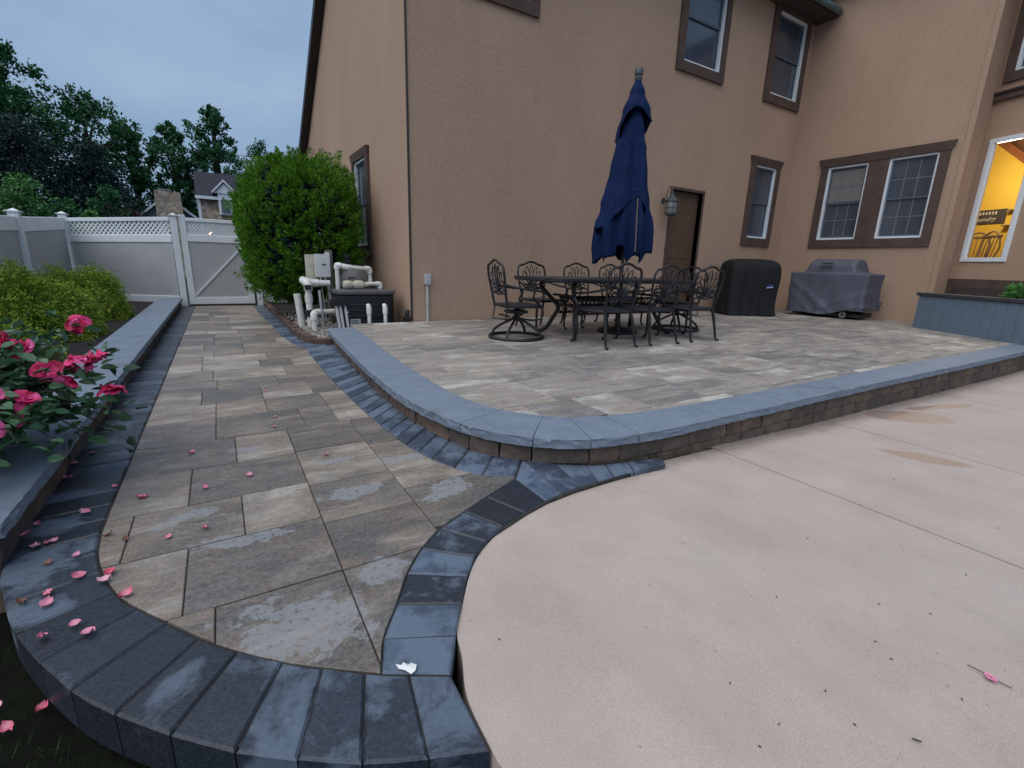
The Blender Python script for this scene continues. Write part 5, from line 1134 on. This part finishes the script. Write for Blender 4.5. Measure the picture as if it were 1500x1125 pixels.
# rose bush: canes, leaves and pink flowers reaching over the planter cap
rb = empty('rose_bush', (-1.02, 2.75, .08)); tag(rb, 'rose bush with bright pink flowers hanging over the planter cap', 'rose bush')
def W(p): return (p[0] + 1.02, p[1] - 2.75, p[2] - .08)
FL = [((-.60, 3.0, .655), .055), ((-.80, 2.75, .615), .06), ((-.735, 2.72, .60), .05), ((-.92, 2.9, .66), .05), ((-.66, 2.65, .50), .055), ((-.60, 2.7, .50), .048), ((-.505, 2.7, .525), .07), ((-.55, 2.62, .545), .045), ((-.57, 2.5, .475), .042), ((-.455, 2.62, .40), .055), ((-.735, 2.45, .42), .05), ((-.67, 2.4, .445), .045), ((-.745, 2.35, .49), .04), ((-.71, 2.40, .375), .03), ((-.70, 2.05, .455), .065), ((-.90, 2.55, .55), .05), ((-.985, 2.45, .52), .05)]
tips = [f[0] for f in FL] + [(-.50, 2.75, .22), (-.44, 2.7, .26), (-.56, 2.6, .25), (-.62, 2.35, .33), (-.66, 2.2, .36), (-.53, 2.85, .30), (-1.0, 2.3, .40), (-1.1, 2.6, .62), (-1.05, 3.0, .66), (-.86, 3.1, .60), (-1.25, 2.9, .6), (-1.2, 2.4, .5), (-.74, 2.95, .67), (-.95, 2.1, .36), (-.80, 2.2, .34)]
m = MB(); LC, LD = [], []
for i, tp in enumerate(tips):
    b = Vector((-1.08 + random.uniform(-.12, .1), 2.7 + random.uniform(-.25, .25), .06)); e = Vector(tp) - Vector((0, 0, .02)); mid = b.lerp(e, .5) + Vector((random.uniform(-.04, .04), random.uniform(-.04, .04), .12 if e.z > .35 else .28)); pts = catmull([b, mid, e], 8)
    m.tube([W(p) for p in pts], [.006 - .0035 * k / len(pts) for k in range(len(pts))], 5)
    nl = 40
    for k in range(nl):
        q = pts[min(len(pts) - 1, int(len(pts) * (.30 + .66 * random.random())))] ; off = Vector((random.gauss(0, .06), random.gauss(0, .06), random.gauss(-.01, .05)))
        LC.append(W(q + off)); d = Vector((off.x, off.y, off.z * .4)) + Vector((random.gauss(0, .03), random.gauss(0, .03), random.uniform(-.03, .03))); LD.append(tuple(d.normalized()))
for k in range(820):   # dense body of the bush
    a = Vector((random.gauss(-.97, .13), random.gauss(2.78, .22), random.uniform(.30, .63))); LC.append(W(a)); LD.append(tuple(Vector((random.gauss(0, 1), random.gauss(0, 1), random.gauss(0, .4))).normalized()))
obj('cane', m, M['trunk'], rb)
def rose_leaf(): 
    b = MB(); L_, w = .052, .017
    prof = [(0, .0), (.18, .75), (.42, 1.0), (.7, .75), (1.0, .0)]
    for t_, ww in prof: b.v += [(-w * ww, t_ * L_, .006 * ww), (0, t_ * L_, -.003), (w * ww, t_ * L_, .006 * ww)]
    for i in range(4): b.f += [(i * 3, i * 3 + 1, i * 3 + 4, i * 3 + 3), (i * 3 + 1, i * 3 + 2, i * 3 + 5, i * 3 + 4)]
    return b.mesh('leaf')
lme = rose_leaf(); cv = Vector((1.02, -2.75, .92))
order = sorted(range(len(LC)), key=lambda i: (Vector(LC[i]) - cv).length)
def lmat(i):
    d = Vector(LD[i]); n = Vector((random.gauss(0, .55), random.gauss(0, .55), 1)); n = (n - d * n.dot(d)).normalized(); x = d.cross(n); mm = Matrix((x, d, n)).transposed().to_4x4(); mm.translation = Vector(LC[i]); s = random.uniform(.85, 1.5); return mm @ Matrix.Diagonal((s, s, s, 1))
for i in order[:300]: o = link('leaf', lme, M['leaf_rose'], rb); o.matrix_local = lmat(i)
V, Fc = [], []; lv = [v.co.copy() for v in lme.vertices]; lf = [tuple(p.vertices) for p in lme.polygons]
for i in order[300:]:
    mm = lmat(i); o_ = len(V); V += [tuple(mm @ v) for v in lv]; Fc += [tuple(a + o_ for a in f) for f in lf]
me = bpy.data.meshes.new('leaves'); me.from_pydata(V, [], Fc); tag(link('leaves', me, M['leaf_rose'], rb), kind='stuff')
for f_ in range(3): pass
for (p, r) in FL:
    b = MB(); face_ = Vector((random.uniform(-.2, .9), random.uniform(-1, .3), random.uniform(.1, 1.0))).normalized(); q = face_.to_track_quat('Z', 'Y')
    for ring, (n_, tilt, sc) in enumerate(((5, 1.35, 1.0), (5, .95, .85), (4, .45, .55))):
        for k in range(n_):
            if random.random() < .12: continue
            a = 2 * math.pi * (k + ring * .41 + random.uniform(-.22, .22)) / n_; L_ = r * 1.0 * sc * random.uniform(.75, 1.15); w = r * .55 * sc * random.uniform(.8, 1.15); rows_ = []; tl0 = tilt + random.uniform(-.25, .35); cu = random.uniform(-.3, .5)
            for t_, ww, cup in ((0, .15, 0), (.3, .8, .14), (.62, 1.05, .14), (.88, .8, .0), (1.0, .25, -.10)):
                row = []
                for e in (-1, -.4, .4, 1):
                    th = tl0 + t_ * cu; u = Vector((0, t_ * L_ * math.sin(th), t_ * L_ * math.cos(th))); u += Vector((e * w * ww, 0, cup * r * abs(e) * 1.6 + random.uniform(-.09, .09) * r)); u = Matrix.Rotation(a, 3, 'Z') @ u; u = q @ u; row.append((u.x, u.y, u.z))
                rows_.append(row)
            b.grid(rows_)
    o = obj('flower', b, M['rose'], rb, shade=False); o.location = W(p); o.data.polygons.foreach_set('use_smooth', [True] * len(o.data.polygons))
# small plant in the planter box on the right
def leafy(name, label, cat, x, y, z, rad, n, mat, L0, L1, stem=True, group=None, up=.5):
    t = empty(name, (x, y, z)); d = RNG.normal(size=(n, 3)); d /= np.linalg.norm(d, axis=1)[:, None]; P = d * np.asarray(rad) * (RNG.random(n) ** .5)[:, None] + np.array([0, 0, rad[2] * .9])
    D = d + np.array([0, 0, up]) + RNG.normal(size=(n, 3)) * .5; link('foliage', leaf_mesh('foliage', P, D, RNG.uniform(L0, L1, n), RNG.uniform(L0 * .4, L1 * .45, n)), M[mat], t)
    if stem:
        m = MB()
        for k in range(5): a = k * 1.3; m.tube([(0, 0, -.05), (rad[0] * .5 * math.cos(a), rad[1] * .5 * math.sin(a), rad[2])], [.012, .005], 5)
        obj('stem', m, M['trunk'], t)
    return tag(t, label, cat, group)
leafy('shrub', 'small bright green shrub in the blue-grey planter box at the right edge', 'shrub', 10.05, 2.05, .62, (.26, .26, .19), 900, 'leaf_bright', .05, .09)
# grass in front of the paving
n = 5200; gx = RNG.uniform(-1.3, .42, n); gy_ = RNG.uniform(.35, 1.9, n); edge = np.array([np.interp(x, [-1.4, -.70, -.545, -.371, -.153, .138, .40], [2.0, 1.9, 1.5, 1.21, .97, .74, .63]) for x in gx]); dens = (np.sin(gx * 9) * np.sin(gy_ * 11 + 1) + RNG.normal(size=n) * .6) > .1; k_ = (gy_ < edge - .02) & dens; gx, gy_ = gx[k_], gy_[k_]; n = len(gx)
D = np.stack([RNG.normal(size=n) * .6, RNG.normal(size=n) * .6, np.ones(n) * .75], 1); ln = RNG.uniform(.02, .06, n)
P = np.stack([gx, gy_, -.158 + ln * .35], 1)
tag(link('grass', leaf_mesh('grass', P, D, ln, RNG.uniform(.0022, .004, n)), M['grass']), 'thin dark grass in the soil at the lower left corner', 'grass', kind='stuff')

# ------------------------------------------------------------------ fallen petals and litter
def petal_mesh(seed):
    rng = random.Random(seed); b = MB(); L_, w = .030, .0115; rows_ = []
    for t_, ww in ((0, .25), (.25, .85), (.55, 1.05), (.8, .8), (1., .25)):
        rows_.append([(e * w * ww, (t_ - .5) * L_, .0035 + .006 * abs(e) ** 2 * rng.uniform(.4, 1.4) + .006 * (t_ - .45) ** 2 * 4 * rng.uniform(.2, 1.2)) for e in (-1, -.4, .4, 1)])
    me = b.grid(rows_).mesh('petal'); me.polygons.foreach_set('use_smooth', [True] * len(me.polygons)); return me
PM = [petal_mesh(i) for i in range(5)]
PB = [(-.642, 2.99), (-.687, 2.863), (-.695, 2.694), (-.673, 2.68), (-.485, 2.489), (-.541, 2.271), (-.674, 2.244), (-.685, 2.169), (-.595, 2.077), (-.611, 2.072), (-.637, 2.057), (-.508, 1.934), (-.476, 1.789), (-.403, 1.725), (-.533, 1.734), (-.525, 1.675), (-.435, 1.537), (-.399, 1.474), (-.5, 1.515)]
PS = [(-.378, 2.325), (-.372, 2.318), (-.399, 1.771), (-.392, 1.762), (-.254, 1.92), (.192, 3.019), (-.218, 2.783), (.025, 2.357), (-.148, 2.306), (-.145, 1.93), (.379, 2.443), (-.336, 1.617), (.216, 3.911), (.213, 3.22)]
PG = [(-.60, 1.49), (-.505, 1.43), (-.56, 1.40), (-.48, 1.20), (-.375, 1.13)]
PD = [(-.575, 1.926), (-.439, 2.038), (-.382, 1.976), (-.59, 1.717)]
def petals(L_, z, label, group, mat='petal', sc=1.0):
    ORD = ['first', 'second', 'third', 'fourth', 'fifth', 'sixth', 'seventh', 'eighth', 'ninth', 'tenth', 'eleventh', 'twelfth', 'thirteenth', 'fourteenth', 'fifteenth', 'sixteenth', 'seventeenth', 'eighteenth', 'nineteenth']
    base = label
    for i_, (x, y) in enumerate(sorted(L_, key=lambda p: -p[1])):
        label = base if len(L_) == 1 else base + ', ' + ORD[i_] + ' counting from the gate end'
        o = link('petal', random.choice(PM).copy(), M[mat]); o.location = (x, y, z + random.uniform(0, .002)); o.rotation_euler = (random.uniform(-.25, .25), random.uniform(-.25, .25), random.uniform(0, 6.28)); s = random.uniform(.8, 1.25) * sc; o.scale = (s, s, s); tag(o, label, 'petal', group)
petals(PB, .002, 'pink rose petal on the charcoal edging', 'petals on the charcoal edging'); petals(PS, .001, 'pink rose petal on the walk slabs', 'petals on the stone slabs')
petals(PG, -.145, 'pink rose petal on the dark soil', 'petals on the soil', 'petal', .9); petals(PD, .001, 'dried brown rose petal on the paving', 'dried petals', 'petal_dry', .85)
petals([(1.628, .188)], -.024, 'lone pale pink petal lying beside a twig on the pool deck', None)
tw = obj('twig', MB().tube([(1.632, .235, -.018), (1.633, .20, -.017), (1.634, .165, -.019), (1.634, .148, -.018)], .0012, 5), M['twig']); tag(tw, 'thin dark twig lying on the pool deck beside a petal', 'twig')
tw = obj('twig', MB().tube([(1.232, .222, -.012), (1.24, .208, -.011)], .0018, 5), M['twig']); tag(tw, 'tiny brown twig at the lower right of the pool deck', 'twig')
tw = obj('straw', MB().tube([(-.36, 1.245, -.14), (-.30, 1.225, -.125), (-.27, 1.205, -.12)], .0014, 5), M['valve']); tag(tw, 'dry straw stalk sticking out of the dark soil below the edging', 'straw')
b = MB(); pts = [(.281, .972), (.292, .965), (.300, .969), (.309, .957), (.316, .958), (.326, .944), (.318, .930), (.306, .928), (.296, .944), (.284, .956)]
b.add([(x, y, .004 + random.uniform(0, .006)) for x, y in pts] + [(.304, .948, .011)], [(i, (i + 1) % 10, 10) for i in range(10)]); o = obj('paper_scrap', b, M['paper'], shade=False); md = o.modifiers.new('t', 'SOLIDIFY'); md.thickness = .0012; tag(o, 'torn white scrap of paper lying on a joint between charcoal pavers', 'paper scrap')
SPK = [(1.91, .794), (1.439, .651), (1.709, .47), (1.807, .369), (1.505, .401), (1.47, .349), (1.196, .387), (1.002, .395), (.911, .387), (1.159, .306), (1.479, .203), (2.197, .388), (2.806, .445), (1.003, .522), (.56, .93), (3.0, .90)]
m = MB()
for (x, y) in SPK: a = random.uniform(0, 6.28); c, s_ = math.cos(a) * random.uniform(.0015, .004), math.sin(a) * .003; z = zdeck(x) + .0022; m.tube([(x - c, y - s_, z), (x, y + .001, z + .001), (x + c, y + s_, z)], .0014, 4)
tag(obj('debris', m, M['twig']), 'scattered tiny dark bits of debris on the pool deck', 'debris', kind='stuff')

# ------------------------------------------------------------------ neighbour's house
nh = empty('neighbour_house', (0, 30, 0)); tag(nh, 'stone neighbour house with dark roof, white dormer and stone chimney beyond the gate', 'house')
def nobj(name, m, mat, parent=nh, bevel=0.): m.v = [(x, y - 30, z) for x, y, z in m.v]; return obj(name, m, M[mat], parent, bevel, shade=False)
nobj('wall', MB().box(-.5, 7, 30, 38, -.2, 3.86), 'stone')
nobj('roof', MB().add([(-.62, 29.75, 3.88), (7.2, 29.75, 3.88), (7.2, 33.5, 5.52), (-.62, 33.5, 5.52), (-.62, 38.2, 3.88), (7.2, 38.2, 3.88), (-.62, 29.75, 3.78), (-.62, 33.5, 5.42)], [(0, 1, 2, 3), (3, 2, 5, 4), (6, 0, 3, 7)]), 'roof')
nobj('eave_board', MB().box(-.62, 7.2, 29.70, 29.8, 3.74, 3.88), 'white'); nobj('corner_board', MB().box(-.56, -.42, 29.95, 30.02, -.2, 3.75), 'white')
dm = nobj('dormer', MB().prism([(.36, 29.72), (.98, 29.72), (.98, 31.6), (.36, 31.6)], 3.02, 4.10), 'white')
nobj('gable', MB().add([(.20, 29.66, 4.06), (1.14, 29.66, 4.06), (.67, 29.66, 4.56), (.20, 31.6, 4.06), (1.14, 31.6, 4.06), (.67, 31.6, 4.56)], [(0, 1, 2), (0, 2, 5, 3), (2, 1, 4, 5), (1, 0, 3, 4)]), 'white', dm)
m = MB()
for a, b in (((.12, 4.02), (.67, 4.62)), ((.67, 4.62), (1.22, 4.02))):
    m.hexa([(a[0], 29.55, a[1]), (b[0], 29.55, b[1]), (b[0], 31.7, b[1]), (a[0], 31.7, a[1]), (a[0], 29.55, a[1] + .11), (b[0], 29.55, b[1] + .11), (b[0], 31.7, b[1] + .11), (a[0], 31.7, a[1] + .11)])
nobj('rake_board', m, 'white', dm)
nw = nobj('window', MB().box(.42, .92, 29.66, 29.70, 3.08, 3.80), 'white'); nobj('pane', MB().box(.47, .87, 29.63, 29.655, 3.13, 3.42), 'glass', nw); nobj('pane', MB().box(.47, .87, 29.63, 29.655, 3.46, 3.75), 'glass', nw)
nobj('wing_wall', MB().add([(-3.0, 30.2, -.2), (-.55, 30.2, -.2), (-.55, 30.2, 2.72), (-1.85, 30.2, 3.72), (-3.0, 30.2, 2.72)], [(0, 1, 2, 3, 4)]), 'siding')
nobj('wing_roof', MB().add([(-3.15, 30.05, 2.66), (-1.85, 30.05, 3.80), (-1.85, 36, 3.80), (-3.15, 36, 2.66), (-.45, 30.05, 2.66), (-.45, 36, 2.66)], [(0, 1, 2, 3), (1, 4, 5, 2)]), 'roof')
m = MB()
for a, b in (((-3.15, 2.62), (-1.85, 3.76)), ((-1.85, 3.76), (-.45, 2.62))): m.hexa([(a[0], 30.0, a[1] - .06), (b[0], 30.0, b[1] - .06), (b[0], 30.06, b[1] - .06), (a[0], 30.06, a[1] - .06), (a[0], 30.0, a[1] + .06), (b[0], 30.0, b[1] + .06), (b[0], 30.06, b[1] + .06), (a[0], 30.06, a[1] + .06)])
nobj('rake_board', m, 'white')
ch = nobj('chimney', MB().add([(-2.32, 29.4, -.2), (-1.16, 29.4, -.2), (-1.16, 30.0, -.2), (-2.32, 30.0, -.2), (-2.24, 29.4, 3.94), (-1.22, 29.4, 3.90), (-1.22, 30.0, 3.90), (-2.24, 30.0, 3.94)], [(4, 5, 6, 7), (0, 1, 5, 4), (1, 2, 6, 5), (2, 3, 7, 6), (3, 0, 4, 7)]), 'stone'); nobj('cap_slab', MB().box(-2.1, -1.6, 29.42, 29.95, 3.95, 4.02), 'cap', ch)
pl = empty('porch_light', (-.157, 28, 1.99)); tag(pl, 'warm glowing porch light seen through the gate lattice', 'lamp'); obj('bulb', MB().lathe([(.0, -.08), (.07, -.04), (.08, .02), (.04, .08), (.0, .09)], n=12), M['bulb'], pl); obj('post', MB().tube([(0, 0, -2.2), (0, 0, -.08)], .03, 6), M['bronze'], pl)

# ------------------------------------------------------------------ trees beyond the fence
def tree(x, y, h, w, label, mat, n, leaf, gaps=.55, kind='tree', bottom=.35, lean=0, group='trees beyond the fence', blobs=14, seed=0, airy=1.0):
    rng = np.random.default_rng(seed + 100); t = empty(kind, (x, y, -.16)); rs_ = random.Random(seed)
    m = MB(); m.tube([(0, 0, 0), (.05 * w + lean * .3, 0, h * .45), (lean * .7, 0, h * .75), (lean, 0, h * .93)], [.028 * h, .02 * h, .012 * h, .004 * h], 7)
    Cs = []
    for k in range(blobs):
        zf = bottom + (1 - bottom) * (k + .5) / blobs; prof = math.sin(math.pi * min(1, (zf - bottom) / (1 - bottom) * .86 + .16)) ** .7; a = k * 2.4 + rs_.uniform(-.5, .5); rr = w * .5 * prof * rs_.uniform(.35, .8)
        c = np.array([lean * zf + rr * math.cos(a), rr * math.sin(a), h * zf * rs_.uniform(.97, 1.02)]); Cs.append((c, w * rs_.uniform(.16, .25) * (.6 + .5 * prof)))
        m.tube([(lean * zf * .8, 0, h * (zf - .16)), tuple(c * np.array([.6, .6, 1]) - np.array([-lean * zf * .3, 0, .04 * h])), tuple(c)], [.008 * h, .005 * h, .002 * h], 5)
    obj('trunk', m, M['trunk'], t)
    P, D = [], []
    for c, r in Cs:
        k = int(n * 1.25 / blobs); nc = 22   # twig clumps inside the limb's crown
        cc = rng.normal(size=(nc, 3)); cc /= np.linalg.norm(cc, axis=1)[:, None]; cc = c + cc * (r * (.55 + .6 * rng.random(nc)))[:, None] * np.array([1.05, 1.05, .85])
        idx = rng.integers(0, nc, k); q = cc[idx] + rng.normal(size=(k, 3)) * (r * .15 * airy); P.append(q); D.append((q - c) / r + rng.normal(size=(k, 3)) * .8)
    P = np.concatenate(P); D = np.concatenate(D)
    link('crown', leaf_mesh('crown', P, D, rng.uniform(leaf * .5, leaf * 1.0, len(P)), rng.uniform(leaf * .32, leaf * .58, len(P))), M[mat], t); return tag(t, label, kind.replace('_', ' '), group)
tree(-8.9, 34, 11.0, 5.6, 'tall dark tree cut by the left edge of the picture', 'leaf_tree', 20000, .26, seed=1, bottom=.25, blobs=18)
tree(-5.35, 36, 9.1, 4.6, 'broad tree with sky gaps right of the tall left-edge tree', 'leaf_tree', 7500, .25, seed=2, bottom=.42, blobs=13)
tree(-3.75, 37, 8.2, 3.4, 'rounded tree with drooping right side above the reddish shrub', 'leaf_tree', 5200, .25, seed=12, bottom=.3, blobs=12)
tree(-1.75, 38, 8.75, 3.5, 'twin-topped tree directly above the stone chimney', 'leaf_tree', 6500, .25, seed=3, bottom=.4, blobs=12)
tree(.60, 38, 10.2, 3.3, 'tallest slender tree above the neighbour dormer', 'leaf_tree', 7000, .25, seed=4, bottom=.42, blobs=13)
tree(3.3, 40, 8.9, 3.0, 'thin airy tree just above the evergreen bush', 'leaf_tree', 3000, .2, seed=5, bottom=.45, blobs=14, airy=1.8)
tree(2.0, 40, 6.4, 4.4, 'dense low tree behind the dark neighbour roof', 'leaf_tree', 6500, .25, seed=6, bottom=.2, blobs=14)
tree(-.6, 39, 6.0, 4.6, 'dense low tree between chimney and dormer', 'leaf_tree', 7000, .25, seed=16, bottom=.15, blobs=14)
for i, (x, y, h, w) in enumerate([(-9.0, 28, 6.3, 5.6), (-6.6, 29, 6.1, 4.6), (-4.5, 30, 5.6, 4.2), (-11.5, 30, 7.5, 6.0)]):
    tree(x, y, h, w, ['dark bluish evergreen mass behind the left fence posts', 'dark bluish evergreen in the middle of the left tree line', 'dark bluish evergreen left of the reddish shrub', 'dark bluish evergreen beyond the left edge of the picture'][i], 'leaf_dark', 15000, .17, kind='evergreen_tree', bottom=.04, seed=20 + i, blobs=22, airy=1.5)
for i, (x, y, h, w, lb, mt) in enumerate([(-5.3, 22.5, 3.45, 2.4, 'bright green leafy shrub above the fence corner post', 'leaf_bright'), (-6.2, 21, 2.85, 2.2, 'dark green rounded shrub above the left fence panel', 'leaf_tree'), (-4.2, 22, 2.75, 2.0, 'low green shrub behind the lattice fence, left of the reddish one', 'leaf_tree'), (-3.3, 24, 3.5, 1.7, 'dull olive shrub above the left part of the lattice fence', 'leaf_tree'), (-2.9, 25, 2.75, 1.9, 'dark reddish shrub beside the stone chimney', 'leaf_purple'), (-3.4, 21, 2.35, 1.4, 'small rounded green shrub just over the lattice fence', 'leaf_bright')]):
    tree(x, y, h, w, lb, mt, 3600, .14, kind='garden_shrub', bottom=.05, seed=40 + i, blobs=12, group='shrubs behind the fence', airy=1.4)
# a wood farther off closes the view behind the trees
bm_pts = []
P = np.stack([RNG.uniform(-40, 40, 26000), RNG.uniform(60, 70, 26000), np.abs(RNG.normal(size=26000)) * 2.4], 1); P[:, 2] = np.minimum(P[:, 2], 5.2 + np.sin(P[:, 0] * .6) * .8); D = RNG.normal(size=P.shape)
tag(link('far_wood', leaf_mesh('far_wood', P, D, RNG.uniform(.5, 1.0, len(P)), RNG.uniform(.4, .7, len(P))), M['leaf_dark']), 'dark far wood closing the view behind the trees', 'wood', kind='stuff')
